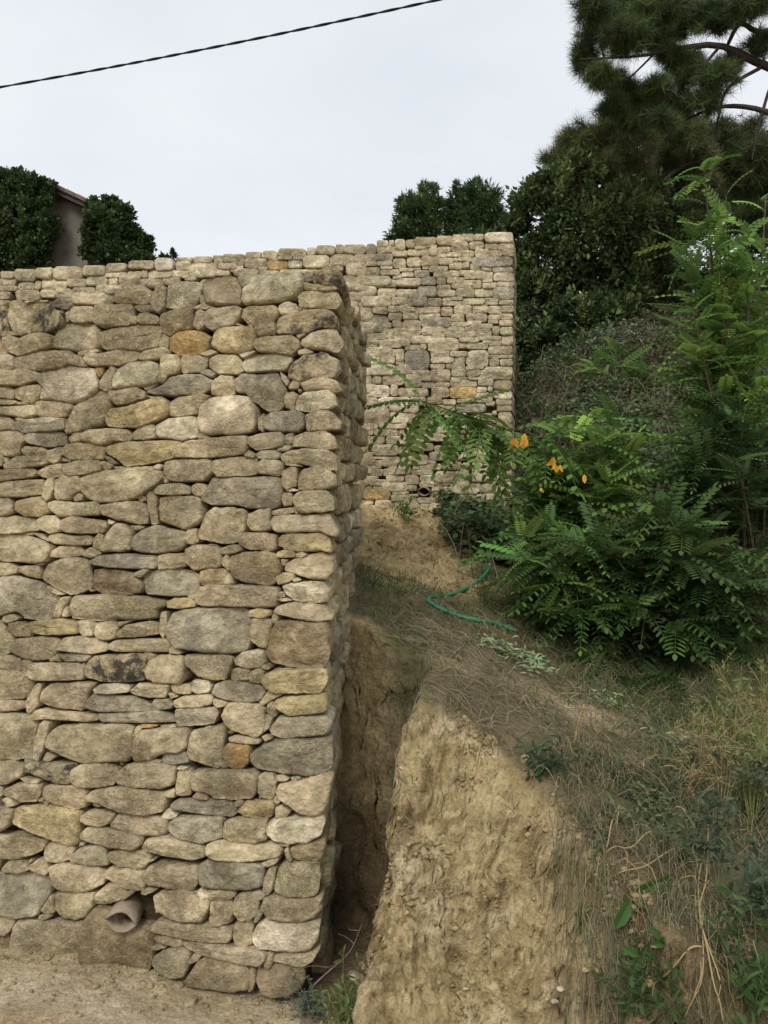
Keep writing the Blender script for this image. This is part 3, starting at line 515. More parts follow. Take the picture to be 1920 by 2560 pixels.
# the wall runs on to the left beyond the picture
def run_on(frame, u_end, length, v0, v1, hmin, hmax, lmin, lmax, bul):
    v = v0
    while v < v1 - .03:
        h = min(rr.uniform(hmin, hmax), v1 - v); u = u_end + rr.uniform(-.02, .02)
        while u > u_end - length:
            l = rr.uniform(lmin, lmax); j = lambda s=.01: rr.uniform(-s, s)
            poly = np.array([(u - l + j(), v + j()), (u - .004 + j(.004), v + j()), (u - .004 + j(.004), v + h * .95 + j()), (u - l + j(), v + h * .95 + j())])
            V, F = stone_mesh(poly, frame, rr, n=14, rings=(1.0, .93, .75, .4), bulge=bul, depth=.10, seed=u * 31 + v * 17)
            pieces.append((1e-5, V, F, stone_tint(rr.choice(list('dddpgy')), rr))); u -= l
        v += h
run_on(frameN, NEAR.uv(-8, 1600)[0], 2.4, -.1, NEAR.uv(-10, 750)[1], .09, .2, .14, .42, .022)
def lay(pieces, wall, limit=300):
    pieces.sort(key=lambda t: -t[0])
    for A, V, F, t in pieces[:limit]: part('stone', V, F, M_STONE, wall, True, t)
    if len(pieces) > limit:
        acc = Acc()
        for A, V, F, t in pieces[limit:]: acc.add(V, F, t)
        tag(acc.build('small_stones', M_STONE, wall), kind='stuff')
lay(pieces, NEAR_WALL)
def prism(quads_front, back, name, mat, parent, tint):
    """closed solid from a front outline (k,3) pushed along back"""
    f = np.asarray(quads_front); k = len(f); V = np.vstack([f, f + back])
    Q = np.array([[i, (i + 1) % k, k + (i + 1) % k, k + i] for i in range(k)])
    me_faces = [Q]
    c = np.vstack([V, f.mean(0), (f + back).mean(0)])
    T = np.array([[i, 2 * k, (i + 1) % k] for i in range(k)] + [[k + i, k + (i + 1) % k, 2 * k + 1] for i in range(k)])
    return part(name, c, [T, Q], mat, parent, False, tint)
EARTH = (0.10, 0.075, 0.045, 1)
cu0 = NEAR.uv(-8, 1600)[0] - 2.35
ins = -0.075
A0 = SIDE0 + NEAR.n * ins - S_N * 0.06 - np.array([0, 0, 0.4]); A1 = SIDE1 + NEAR.n * ins - S_N * 0.07 - np.array([0, 0, 0.03])
vt = NEAR.uv(-10, 762)[1]
front = [A0, A1, NEAR.pt(NEAR.uv(470, 715), ins), NEAR.pt((cu0, vt), ins), NEAR.pt((cu0, -0.5), ins)]
prism(front, S_U * 1.75, 'rubble_core', M_SOIL, NEAR_WALL, EARTH)

# drain of two roof tiles in the near wall
def tile_shell(M, loc, rad, h, length, thick, up, n=10):
    """half of an eye-shaped drain: an arc of width 2*rad and rise h, along local x"""
    t = np.linspace(-1, 1, n); y = t * rad; z = h * (1 - t * t) * (1 if up else -1)
    yi = t * (rad - thick * 0.6); zi = (h - thick) * (1 - t * t) * (1 if up else -1)
    prof = np.vstack([np.c_[y, z], np.c_[yi, zi][::-1]]); k = len(prof)
    xs = np.linspace(0, length, 4)
    V = np.concatenate([np.c_[np.full(k, x), prof * (1 - 0.10 * x / max(length, 1e-6))] for x in xs])
    V = V + 0.0015 * np.c_[vnoise(V * 60), vnoise(V * 60 + 9), vnoise(V * 60 + 17)]
    Q = np.array([[r_ * k + i, r_ * k + (i + 1) % k, (r_ + 1) * k + (i + 1) % k, (r_ + 1) * k + i] for r_ in range(3) for i in range(k)])
    e = np.array([[i, i + 1, k - 2 - i, k - 1 - i] for i in range(n - 1)])
    return V @ M.T + loc, np.vstack([Q, e[:, ::-1], e + 3 * k])
def drain(plane, wall, px, py, rad, h, axis_uvw, length, tilt, tint, out, lab):
    c = plane.pt(plane.uv(px, py), out)
    x = unit(-(axis_uvw[0] * plane.u + axis_uvw[1] * plane.v + axis_uvw[2] * plane.n))     # into the wall
    side = unit(np.cross(np.array([0, 0, 1.0]), -x)); up = np.cross(-x, side) * 1.0
    if up[2] < 0: up = -up
    if side @ plane.u < 0: side = -side
    s2 = side * cos(tilt) + up * sin(tilt); u2 = up * cos(tilt) - side * sin(tilt)
    M = np.stack([x, s2, u2], 1)
    o = bpy.data.objects.new('drain_pipe', None); COL.objects.link(o); o.parent = wall; o.location = c - wloc(wall); o['label'] = lab
    for up_ in (True, False):
        V, F = tile_shell(M, c + (0 if up_ else 1) * x * 0.012, rad, h, length, 0.012, up_)
        part('upper_tile' if up_ else 'lower_tile', V, F, M_CLAY, o, True, tint)
drain(NEAR, NEAR_WALL, 327, 2286, 0.074, 0.055, (0.30, -0.04, 1.0), 0.24, radians(-13), (0.29, 0.235, 0.17, 1), 0.085, 'drain of two curved grey clay tiles low in the near wall')

# ------------------------------------------------------------------ the far wall: boxes read off the photograph
FREG = {'R': (860, 560, 3.606), 'S': (860, 940, 3.318), 'A': (0, 640, 3.318), 'T': (430, 590, 3.687)}
FAR_ST = {
'R': '''0 19 19 27,20 29 18 27,29.5 40 15 21,41 45 15 20,46 55 14 24,56 64 14 22b,64 83 12 20b,84 98 11 20b,98 106 10 16,106 117 9 16,117 126 9 15,127 152 8 17p
30 38 21 27,38 46 20 26,97 112 16 25,113 126 16 23,127 139 18 23,139 153 18 24,64 74 20 23,74 84 19 21,77 84 21 29,84 96 21 27,44 57 24 30,57 70 23 29,70 77 22 29
0 9 28 36,9 29 28 35,29 44 27 33g,106 117 24 30,118 131 23 30,131 143 24 29,143 153 23 29,84 93 27 30,93 106 26 30,2 20 35 47,20 30 34 38,30 44 33 38g,44 56 31 40,57 69 30 39,69 86 29 38b,86 99 31 37,99 103 31 34,103 115 30 34,115 152 30 39g
19 32 39 47b,33 44 38 41,33 50 41 46,50 62 40 43,62 69 40 42,71 76 39 41,77 94 38 43,95 107 35 41,107 113 34 40,114 123 36 42,124 133 39 42,134 152 39 44g,44 52 45 50,52 63 44 48,64 77 42 49g,81 94 43 49,94 104 42 48,104 118 42 47,118 134 42 50,135 153 44 52
0 11 47 56,11 43 47 56,43 48 50 53,47 70 49 56,70 83 48 55g,84 92 49 54,93 109 48 54,109 118 47 50,108 124 51 58,125 134 50 53,125 138 53 58,138 153 52 57,7 29 56 65,29 36 53 57,37 47 53 57,30 47 58 66,47 62 59 66,62 66 59 66,66 84 56 66g,84 96 55 60,97 108 54 58,84 101 60 66,101 118 58 66,118 134 58 66,134 153 57 68g
16 42 65 75,43 58 66 73,58 72 66 74g,72 75 66 74,76 88 67 74g,89 97 66 70,97 107 66 69,89 103 70 74,103 107 70 73,107 127 67 73,127 140 67 70,128 139 70 73,140 153 69 73,15 25 74 82,26 39 75 81,40 50 74 80,50 61 72 80,61 64 75 79,64 87 74 81,88 98 75 83,99 115 73 82,116 130 72 81,130 142 74 81,142 153 74 80
21 40 82 98g,40 52 80 87,53 67 80 86,68 77 81 87,77 87 81 84,97 108 82 88,110 118 81 87,118 129 81 88g,130 141 82 87,141 152 81 86,34 43 89 94,44 52 87 93,53 69 87 100,69 97 84 93g,97 111 88 93,111 124 87 92,130 139 87 90,140 152 87 92
32 45 94 99,45 56 94 98,70 83 93 100,83 91 93 99,91 109 93 103,109 114 93 96,114 124 92 96,124 134 90 95,134 140 92 100,141 152 93 100,21 39 99 104,39 44 98 104,45 60 98 104,60 79 100 108,79 91 99 103,109 119 96 102,119 133 95 102
19 30 105 111,31 52 104 111,52 60 104 110,76 104 103 115,104 122 102 107,122 142 101 105,125 143 104 108,142 152 100 110,20 43 111 120,43 47 113 119,47 54 113 124,55 69 109 114,69 74 108 113,104 110 107 112,110 130 107 113,131 142 107 110,130 152 110 118
19 30 120 127,30 33 120 126,33 46 119 126,47 54 124 127,55 77 113 132g,78 95 115 121,96 112 115 120,110 130 114 128p,78 99 120 126,100 109 120 125,131 152 118 121,131 140 121 128,141 152 122 128,18 47 127 137,47 61 126 136,61 77 132 136,78 91 126 131,92 109 125 131,110 113 128 132,113 126 128 131,126 152 129 140
18 25 137 145,26 34 137 144,35 54 136 145,55 70 136 147,70 79 135 142,78 96 131 143,97 110 131 138,111 123 131 138,123 126 132 138,97 111 138 141,112 129 137 141,19 41 145 156p,42 48 145 155,49 76 148 156,70 83 143 148,83 95 143 147,96 105 140 147,105 120 141 147,121 135 140 146,135 151 141 150b
19 30 156 164,31 59 156 164p,79 95 147 156,95 120 147 157o,120 129 147 152,130 134 146 151,118 134 152 161,135 139 150 157,139 151 150 158p,60 74 156 163,75 88 156 162,89 101 158 163,102 111 158 161,111 118 157 160,137 151 158 164,128 136 160 164,41 50 164 169,50 67 162 170
15 41 165 180,42 58 169 180,58 74 168 182,101 128 162 170g,138 151 164 169,139 151 170 180,75 82 170 174,82 100 163 172,124 134 171 177,73 80 175 180''',
'S': '''18 28 40 45,29 52 39 44,17 24 45 49,25 45 44 50,46 60 43 50,61 72 44 49,67 74 35 41,75 90 40 48,90 110 38 48,112 126 40 50,127 139 37 45,18 34 50 57,35 53 50 57,53 59 50 56b,60 66 50 55,67 85 48 54,86 104 49 56,105 125 50 57,126 139 46 54
19 24 58 62,24 45 57 66,45 55 58 65,56 74 56 62,75 93 58 63,93 106 56 62,106 124 58 66,17 24 63 68,25 32 67 69,17 31 70 76,31 46 67 75,47 70 65 74,71 90 63 70g,90 104 63 70,104 126 66 73,16 32 77 83,33 38 77 83,36 56 74 82,57 62 74 78,63 81 73 78,70 76 70 73,82 98 71 78,98 115 72 77,116 130 71 80
16 28 83 86,35 50 82 88,51 62 82 90,56 74 78 82,63 75 82 88,75 105 79 89,96 108 76 80,105 119 80 88,108 118 77 80,20 35 86 91,15 23 91 95,24 32 91 94,32 53 88 96,53 60 90 95,63 75 88 92,75 88 88 91,88 113 88 98,113 128 89 97
16 39 94 103o,40 54 96 98,39 55 98 104,55 62 98 100,73 88 92 98,71 79 98 101,79 95 98 104,95 102 98 104,103 116 98 105,16 24 103 107,26 40 103 112,40 62 104 110,55 60 101 104,61 78 101 105,62 71 106 109,71 92 105 113,92 110 105 112,15 21 107 113,21 26 107 112,58 70 109 113,40 57 110 113,110 128 98 106,112 128 106 114,128 139 54 62,127 139 62 70,126 139 70 78,130 139 78 88,129 139 88 97,117 139 97 105,128 139 105 114,119 130 80 89''',
'A': '''-6 0 13 19,1 12 13 19,13 30 11 21,30 44 10 19,45 68 9 20,69 88 8 17,88 105 6 13,107 128 4 11,129 144 2 12p,-4 13 19 25,15 29 22 28,30 34 21 28,35 56 19 28,56 72 19 26,72 89 17 25,87 106 14 18,90 98 18 24,99 117 17 25,106 118 13 18,118 122 12 18,123 143 12 19,144 156 12 18
-4 15 25 29,-4 9 30 36,13 33 28 36,34 46 28 34,46 60 27 34,61 79 26 32,80 101 24 30,117 136 19 26,136 149 18 24''',
'T': '''4 19 20 25,20 37 19 25,38 47 18 22,47 67 17 25,68 82 15 21,83 97 14 21,98 124 12 19,125 132 11 18,133 150 9 17,151 158 8 16,4 17 24 32,16 42 25 39,39 47 22 26,43 60 25 31,61 66 24 28,67 88 21 30,88 107 23 32o,89 98 20 24,98 111 19 22,112 121 19 22,107 120 22 30p,121 145 18 30,146 166 17 28
0 14 32 38,10 16 36 39,40 53 31 37,54 66 28 33,57 80 30 37,80 88 29 32,81 99 32 36,100 135 31 35,142 148 26 29,148 158 28 32,0 7 39 42,12 23 38 41'''}
FAR_WALL = empty('dry_stone_wall', FAR.pt(FAR.uv(1100, 1285)), 'long higher dry stone wall further back with squared pale stones below the sky', 'stone wall')
FAR_WALL['kind'] = 'thing'
frameF = (FAR.o, FAR.u, FAR.v, FAR.n)
pieces = []; boxes = []
for reg, txt in FAR_ST.items():
    ox, oy, sc_ = FREG[reg]
    for line in txt.split('\n'):
        for s in line.split(','):
            ch = 'd'
            if s[-1].isalpha(): ch, s = s[-1], s[:-1]
            x0, x1, y0, y1 = np.array(s.split(), float) * 10 / sc_
            boxes.append((ch, x0 + ox, x1 + ox, y0 + oy, y1 + oy, True))
# plain courses where the near wall hides it, and up to its end beyond the frame
for (xa_, xb_, ya_, yb_) in ((200, 500, 728, 752), (500, 850, 700, 726), (500, 850, 726, 752), (846, 905, 705, 730), (846, 905, 730, 754)):
    xx = xa_
    while xx < xb_: ll = rr.uniform(30, 70); boxes.append(('d', xx, xx + ll, ya_, yb_, False)); xx += ll
yb = 752
while yb < 1300:
    hh = rr.uniform(18, 34); xx = -4
    while xx < 900:
        ll = rr.uniform(30, 75); boxes.append(('d', xx, xx + ll, yb, yb + hh, False)); xx += ll
    yb += hh
for i, (ch, x0, x1, y0, y1, vis) in enumerate(boxes):
    a = rr.uniform(0.03, 0.2, 4); jt = lambda s=1.2: rr.uniform(-s, s)
    w_, h_ = x1 - x0, y1 - y0; x0 -= 0.7; x1 += 0.7; y0 -= 0.7; y1 += 0.7
    cut = lambda k: min(w_, h_) * a[k] * 1.4
    px = [(x0 + cut(0), y0 + jt(.6)), (x1 - cut(1), y0 + jt(.6)), (x1 + jt(.6), y0 + cut(1)), (x1 + jt(.6), y1 - cut(2)), (x1 - cut(2), y1 + jt(.6)), (x0 + cut(3), y1 + jt(.6)), (x0 + jt(.6), y1 - cut(3)), (x0 + jt(.6), y0 + cut(0))]
    uv = np.array([FAR.uv(*q) for q in px]); A = abs(parea(uv))
    V, F = stone_mesh(uv, frameF, rr, n=18 if vis else 10, rings=(1.0, 0.95, 0.84, 0.62, 0.34) if vis else (1.0, 0.8, 0.4), bulge=min(0.024, 0.009 + 0.07 * math.sqrt(A)), depth=0.4 if x1 > 1274 else 0.10, seed=2000 + i * 2.3, cut=(0.09,), rough=0.9)
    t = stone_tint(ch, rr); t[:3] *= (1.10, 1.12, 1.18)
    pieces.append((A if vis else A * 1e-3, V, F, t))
def fill_gaps(plane, cover, x0, x1, y0, y1, tries, dmin, keepout):
    cx = np.concatenate([resample(c, 40) for c in cover]); cen = np.array([c.mean(0) for c in cover])
    for k in range(tries):
        px, py = rr.uniform(x0, x1), rr.uniform(y0, y1)
        if keepout(px, py): continue
        q = plane.uv(px, py); d = np.linalg.norm(cx - q, axis=1).min()
        if d < dmin: continue
        hit = False
        for c in [cover[i] for i in np.where(np.abs(cen - q).max(1) < .3)[0]]:
            x, y = c[:, 0], c[:, 1]; x2, y2 = np.roll(x, -1), np.roll(y, -1)
            if (((y > q[1]) != (y2 > q[1])) & (q[0] < (x2 - x) * (q[1] - y) / (y2 - y + 1e-12) + x)).sum() % 2: hit = True; break
        if hit: continue
        th = np.sort(rr.uniform(0, 2 * pi, 7)); poly = q + np.c_[np.cos(th) * d * 1.5, np.sin(th) * d * 1.1]
        if abs(parea(poly)) < d * d: continue
        V, F = stone_mesh(poly, (plane.o - plane.n * .006, plane.u, plane.v, plane.n), rr, n=12, rings=(1.0, .9, .6, .25), bulge=.016, depth=.05, seed=k * 1.1)
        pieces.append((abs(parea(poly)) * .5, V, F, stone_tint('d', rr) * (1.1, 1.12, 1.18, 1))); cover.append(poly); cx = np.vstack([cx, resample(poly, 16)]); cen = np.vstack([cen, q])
run_on(frameF, FAR.uv(-12, 900)[0], 3.0, FAR.uv(-12, 1290)[1], FAR.uv(-12, 684)[1], .08, .16, .12, .34, .02)
fcov = [np.array([FAR.uv(*q) for q in ((b_[1], b_[3]), (b_[2], b_[3]), (b_[2], b_[4]), (b_[1], b_[4]))]) for b_ in boxes if b_[5]]
fill_gaps(FAR, fcov, 905, 1270, 600, 1280, 2600, .016, lambda x, y: (abs(x - 1061) < 26 and abs(y - 1229) < 20) or y < 626 - (x - 860) * .078)
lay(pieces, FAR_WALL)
fw = [FAR.pt(FAR.uv(*q), -0.045) for q in ((1270, 1330), (1270, 594), (860, 622), (500, 647), (-10, 690))] + [FAR.pt(FAR.uv(-10, q) - (2.95, 0), -.045) for q in (690, 1330)]
prism(fw, -FAR.n * 0.55, 'rubble_core', M_SOIL, FAR_WALL, EARTH)
drain(FAR, FAR_WALL, 1061, 1229, 0.058, 0.042, (-0.1, -0.05, 1), 0.2, radians(-4), (0.25, 0.19, 0.15, 1), 0.05, 'dark mouth of a tile drain at the foot of the far wall')
# ------------------------------------------------------------------ the ground: track, trench, cut bank, slope, mound, terraces
def sstep(a, b, x): t = np.clip((x - a) / (b - a), 0, 1); return t * t * (3 - 2 * t)
def lipY(X): return np.interp(X, [-.2, .1, .26, .42, .58, .70, .82, 1.0, 1.6, 4], [3.8, 3.8, 3.72, 3.58, 3.36, 3.14, 2.9, 2.65, 2.45, 2.4])
def upper(X, Y):
    Yc = np.minimum(Y, 12) + 0.06 * np.maximum(Y - 12, 0)
    z = 1.19 + .215 * (Yc - 3.7) - .26 * (np.clip(X, -1, 1.5) - .26) * sstep(7.5, 5.0, Y) - .08 * (np.clip(X, -1, 1.5) - .26) + .02 * np.clip(X - 1.5, 0, 12) * sstep(5, 4, Y) + .16 * np.clip(X - 1.5, 0, 12) * sstep(4, 5.5, Y)
    return z + 0.95 * sstep(7.2, 11.5, Y) * sstep(0.9, 2.4, X)
def gz(X, Y, detail=True):
    X = np.asarray(X, float); Y = np.asarray(Y, float); sh = X.shape; X = X.ravel(); Y = Y.ravel()
    P = np.c_[X, Y, np.zeros_like(X)]
    U = upper(X, Y); ly = lipY(X) + 0.05 * fbm(np.c_[X * 3, X * 0, X * 0], 3)
    zf = upper(X, ly) - (1.55 + .25 * vnoise(np.c_[X * 3 + 4, X * 0, X * 0])) * (ly - Y)
    k = 0.035; bank = -k * np.logaddexp(-U / k, -np.maximum(zf, -5) / k)
    floor = 0.03 - .07 * sstep(-1.3, -.5, X) + 0.34 * np.exp(-(((X + .02) / .12) ** 2 + ((Y - 3.22) / .24) ** 2))
    XL = np.interp(Y, [3.0, 3.3, 3.6, 3.8, 4.1, 4.4], [-.10, -.06, .01, .07, .14, .2]) + 0.03 * vnoise(np.c_[Y * 6, Y * 0, Y * 0])
    s = np.maximum(sstep(-.06, .09, X - XL), sstep(4.22, 4.46, Y + np.clip(X + .15, 0, .4) * .75 + 0.04 * vnoise(np.c_[X * 6, X * 0, X * 0 + 3])))
    z = floor + s * np.maximum(bank - floor, 0)
    # beyond the far wall's line and the near wall's: terraces held by the walls
    df = -((X - FAR.o[0]) * FAR.n[0] + (Y - FAR.o[1]) * FAR.n[1]); uf = (X - FAR.o[0]) * FAR.u[0] + (Y - FAR.o[1]) * FAR.u[1]
    tm = sstep(.24, .34, df) * sstep(-.15, -.3, uf); z = z * (1 - tm) + 4.0 * tm
    dn = -((X - SIDE1[0]) * NEAR.n[0] + (Y - SIDE1[1]) * NEAR.n[1])
    sx = (X - SIDE0[0]) * S_N[0] + (Y - SIDE0[1]) * S_N[1]
    tn = sstep(.3, .45, dn) * sstep(-.22, -.35, sx) * sstep(1.62, 1.5, (Y - SIDE0[1])) * (1 - tm); z = z * (1 - tn) + 2.8 * tn
    if detail:
        P = np.c_[X, Y, z]
        onface = s * sstep(0.0, -0.1, Y - ly) * (X > -.3)
        near = 1 / (1 + np.maximum(Y - 6, 0) * 0.3)
        P = P * (1, 1, 1.0) + .05 * np.c_[fbm(P * 5, 2), fbm(P * 5 + 9, 2), fbm(P * 5 + 17, 2)]
        lump = np.abs(vnoise(P * 9 + 3)) + .6 * np.abs(vnoise(P * 21 + 8)) + .35 * np.abs(vnoise(P * 44 + 1))
        z = z + onface * (0.07 * fbm(P * 3.6, 2) + 0.03 * (lump - .8) + 0.012 * fbm(P * 36 + 5, 2))
        top = s * (1 - onface)
        z = z + top * near * (0.03 * fbm(P * 3.0 + 2, 2) + 0.012 * fbm(P * 12, 2)) + (Y > 6) * 0.05 * fbm(P * 1.2, 3)
        z = z + (1 - s) * (0.010 * fbm(P * 5, 3) + 0.004 * fbm(P * 25, 2))
        sl = sstep(5.1, 5.6, Y) * (Y < 7.2) * (X < .7); z = z + sl * (0.05 * fbm(P * 7 + 3, 3) + .03 * np.abs(vnoise(P * 22)))
    return z.reshape(sh)
def facedisp(P):
    """clods and hollows pushed out of the cut face along its slope"""
    X, Y, Z = P.T
    m = sstep(.03, -.09, Y - lipY(X)) * sstep(-.22, -.06, X) * sstep(.06, .2, Z)
    q = P + .05 * np.c_[fbm(P * 6, 2), fbm(P * 6 + 9, 2), fbm(P * 6 + 17, 2)]
    d = .075 * fbm(q * 4.5 + 2, 2) + .075 * (np.abs(vnoise(q * 10 + 3)) + .65 * np.abs(vnoise(q * 23 + 8)) + .4 * np.abs(vnoise(q * 50 + 1)) - .75) + .02 * fbm(q * 60, 2)
    return P + (m * d)[:, None] * np.array([0, -.8, .5])[None]
def onground(px, py, lo=2.2, hi=14):
    d = ray(px, py); t = np.linspace(lo, hi, 900); P = CAMP + d[None] * (t / d[1])[:, None]
    g = gz(P[:, 0], P[:, 1]); i = np.argmax(P[:, 2] < g)
    return facedisp(P[i:i + 1])[0] if (P[:, 2] < g).any() else P[-1]
def lines(*seg):
    out = []
    for a, b, s in seg: out.append(np.arange(a, b, s))
    return np.unique(np.concatenate(out).round(4))
gx = lines((-400, -40, 40), (-40, -6, 3), (-6, -2, .25), (-2, -.45, .035), (-.45, -.16, .0125), (-.16, .30, .007), (.30, 1.7, .012), (1.7, 3, .03), (3, 9, .15), (9, 40, 1.5), (40, 401, 40))
gy = lines((-60, 0, 6), (0, 2, .2), (2, 2.6, .04), (2.6, 2.8, .0125), (2.8, 3.85, .0085), (3.85, 4.05, .0125), (4.05, 4.5, .0055), (4.5, 4.6, .0125), (4.6, 7.3, .028), (7.3, 16, .15), (16, 60, 2), (60, 900, 60))
GX, GY = np.meshgrid(gx, gy, indexing='ij'); GZ = gz(GX, GY)
V = np.c_[GX.ravel(), GY.ravel(), GZ.ravel()]
dzx, dzy = np.gradient(GZ, gx, gy); steep = np.clip(np.hypot(dzx, dzy).ravel() - .8, 0, 2.5) / 2.5 * ((V[:, 1] < 5) & (V[:, 0] > -.3))
off = np.c_[fbm(V * 7, 3), fbm(V * 7 + 31, 3), 0.4 * fbm(V * 9 + 11, 2)] * 0.045 + np.c_[fbm(V * 26, 2), fbm(V * 26 + 31, 2), 0 * steep] * 0.016
V = V + off * (steep * np.where(V[:, 1] > 3.9, 1, .8))[:, None]
V = facedisp(V)
nx, ny = GX.shape
i, j = np.meshgrid(np.arange(nx - 1), np.arange(ny - 1), indexing='ij'); q = i * ny + j
Q = np.stack([q, q + ny, q + ny + 1, q + 1], -1).reshape(-1, 4)
X, Y, Z = V.T; P2 = np.c_[X, Y, Z]
n0 = fbm(P2 * 2.2, 3); n1 = fbm(P2 * 6 + 7, 3); n2 = fbm(np.c_[X, Y, Z] * 11, 3)
def C(*c): return np.array(c)[None]
def mixc(a, b, m): m = np.clip(m, 0, 1)[:, None]; return a * (1 - m) + b * m
col = np.tile(C(.58, .475, .28), (len(X), 1))                              # fresh ochre marl
col = mixc(col, C(.66, .56, .37), sstep(.0, .6, n1))
col = mixc(col, C(.33, .245, .13), sstep(.05, .55, n2) * .75)
front = sstep(-.05, -.25, X) * (Y < 4.6)
col = mixc(col, mixc(np.tile(C(.52, .435, .295), (len(X), 1)), C(.48, .37, .235), sstep(3.45, 3.2, Y + .1 * n0)), front)
wl = -((X - NEAR.o[0]) * NEAR.n[0] + (Y - NEAR.o[1]) * NEAR.n[1])          # distance behind the wall line, negative on the track
col = mixc(col, C(.62, .54, .40), front * np.exp(-((wl + .32 + .05 * n0) / .11) ** 2) * .85)
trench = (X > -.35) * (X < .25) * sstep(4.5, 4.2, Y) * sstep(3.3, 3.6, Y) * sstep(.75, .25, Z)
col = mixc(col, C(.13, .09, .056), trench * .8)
col = mixc(col, C(.43, .33, .185), sstep(4.1, 4.2, Y) * (Y < 4.6) * (X < .4) * sstep(.45, .8, Z) * .8)
ly = lipY(X); tp = sstep(-.02, .12, Y - ly) * sstep(-.1, .1, X) + sstep(4.42, 4.5, Y); tp = np.clip(tp, 0, 1)
over = sstep(.70, .86, X + .08 * n1 + .05 * n0) * (Y < 4.2) * (Y > 1.8)
col = mixc(col, mixc(np.tile(C(.26, .195, .115), (len(X), 1)), C(.15, .13, .07), sstep(-.2, .4, n1)), over * .9)
hum = mixc(np.tile(C(.215, .175, .108), (len(X), 1)), C(.15, .145, .078), sstep(-.2, .4, n0))
hum = mixc(hum, C(.115, .115, .058), sstep(.25, .8, (X - .75) - .55 * (4.6 - Y)) * sstep(3.2, 3.7, Y) * .8)
col = mixc(col, hum, tp)
bare = np.exp(-(((X - 1.0 - (4.35 - Y) * .8) / .5) ** 2 + ((Y - 4.25) / .17) ** 2)) + .8 * np.exp(-(((X - .32) / .25) ** 2 + ((Y - 4.3) / .09) ** 2))
col = mixc(col, C(.52, .42, .29), bare * sstep(-.5, .1, n1) * 1.0)
slope = sstep(4.95, 5.35, Y + .15 * n1 - np.clip(X, 0, 1) * .25) * (Y < 7.4) * sstep(.75, .45, X + .1 * n1)
col = mixc(col, mixc(np.tile(C(.58, .46, .26), (len(X), 1)), C(.42, .31, .165), sstep(.0, .5, n2)), slope)
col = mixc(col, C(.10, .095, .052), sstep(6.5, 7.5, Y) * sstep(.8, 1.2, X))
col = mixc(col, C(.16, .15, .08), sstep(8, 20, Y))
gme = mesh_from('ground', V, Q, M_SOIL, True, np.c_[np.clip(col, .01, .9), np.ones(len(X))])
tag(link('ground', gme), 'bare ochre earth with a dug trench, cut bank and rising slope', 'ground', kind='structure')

# crumbs of earth on the bank and the track
rr = np.random.default_rng(5)
ICO = np.array([(0, 0, 1), (.89, 0, .45), (.28, .85, .45), (-.72, .53, .45), (-.72, -.53, .45), (.28, -.85, .45), (.72, .53, -.45), (-.28, .85, -.45), (-.89, 0, -.45), (-.28, -.85, -.45), (.72, -.53, -.45), (0, 0, -1)])
ICF = np.array([(0, 1, 2), (0, 2, 3), (0, 3, 4), (0, 4, 5), (0, 5, 1), (1, 6, 2), (2, 7, 3), (3, 8, 4), (4, 9, 5), (5, 10, 1), (6, 7, 2), (7, 8, 3), (8, 9, 4), (9, 10, 5), (10, 6, 1), (11, 7, 6), (11, 8, 7), (11, 9, 8), (11, 10, 9), (11, 6, 10)])
def rock(size, r, k=2):
    """a broken angular pebble: icosphere cut by random planes"""
    v, f = ICO.copy(), ICF.copy()
    for _ in range(k - 1):
        e = {}; v = list(map(tuple, v)); nf = []
        def mid(a, b):
            key = (min(a, b), max(a, b))
            if key not in e: m = unit(np.array(v[a]) + np.array(v[b])); v.append(tuple(m)); e[key] = len(v) - 1
            return e[key]
        for a, b, c in f:
            x, y, z = mid(a, b), mid(b, c), mid(c, a); nf += [(a, x, z), (b, y, x), (c, z, y), (x, y, z)]
        v, f = np.array(v), np.array(nf)
    for _ in range(9):
        d = unit(r.normal(size=3)); h = r.uniform(.5, .85); m = np.maximum(v @ d - h, 0); v = v - m[:, None] * d
    v = v * (r.uniform(.8, 1.3), r.uniform(.7, 1.1), r.uniform(.5, .8)) + 0.05 * np.c_[vnoise(v * 3 + r.uniform(0, 99)), vnoise(v * 3 + 50), vnoise(v * 3 + 80)]
    th = r.uniform(0, 2 * pi); R = np.array([[cos(th), -sin(th), 0], [sin(th), cos(th), 0], [0, 0, 1]])
    return (v @ R.T) * size, f
acc = Acc(); protos = [rock(1, rr, 1) for _ in range(8)]
N = 14000
xs = rr.uniform(-.1, 1.6, N); ys = rr.uniform(2.7, 3.9, N); ok = (ys < lipY(xs) + .12)
xs, ys = xs[ok], ys[ok]; keep = vnoise(np.c_[xs * 5, ys * 5, xs * 0]) > -.05; xs, ys = xs[keep], ys[keep]
xs = np.r_[xs, rr.uniform(-1.9, -.2, 420), rr.uniform(-.1, .8, 1300)]; ys = np.r_[ys, np.zeros(420), rr.uniform(5.2, 7, 1300)]
m = slice(len(xs) - 1720, len(xs) - 1300); ys[m] = 3.55 - (xs[m] - SIDE0[0]) * math.tan(radians(14)) - np.abs(rr.normal(0, .22, 420)) + .02
zs = gz(xs, ys); xs, ys, zs = facedisp(np.c_[xs, ys, zs]).T; sz = np.clip(rr.lognormal(-5.05, .6, len(xs)), .0022, .022)
for k in range(8):
    s = np.arange(len(xs)) % 8 == k; n = s.sum()
    th = rr.uniform(0, 2 * pi, n); M = np.stack([np.stack([np.cos(th), np.sin(th), 0 * th], -1), np.stack([-np.sin(th), np.cos(th), 0 * th], -1), np.tile([0, 0, 1.], (n, 1))], -1)
    Vv, Ff = scatter(protos[k][0], protos[k][1], M, np.c_[xs[s], ys[s], zs[s] + sz[s] * .15], sz[s])
    acc.add(Vv, Ff, vartint(n, len(protos[k][0]), (.47, .375, .215), .3, .04))
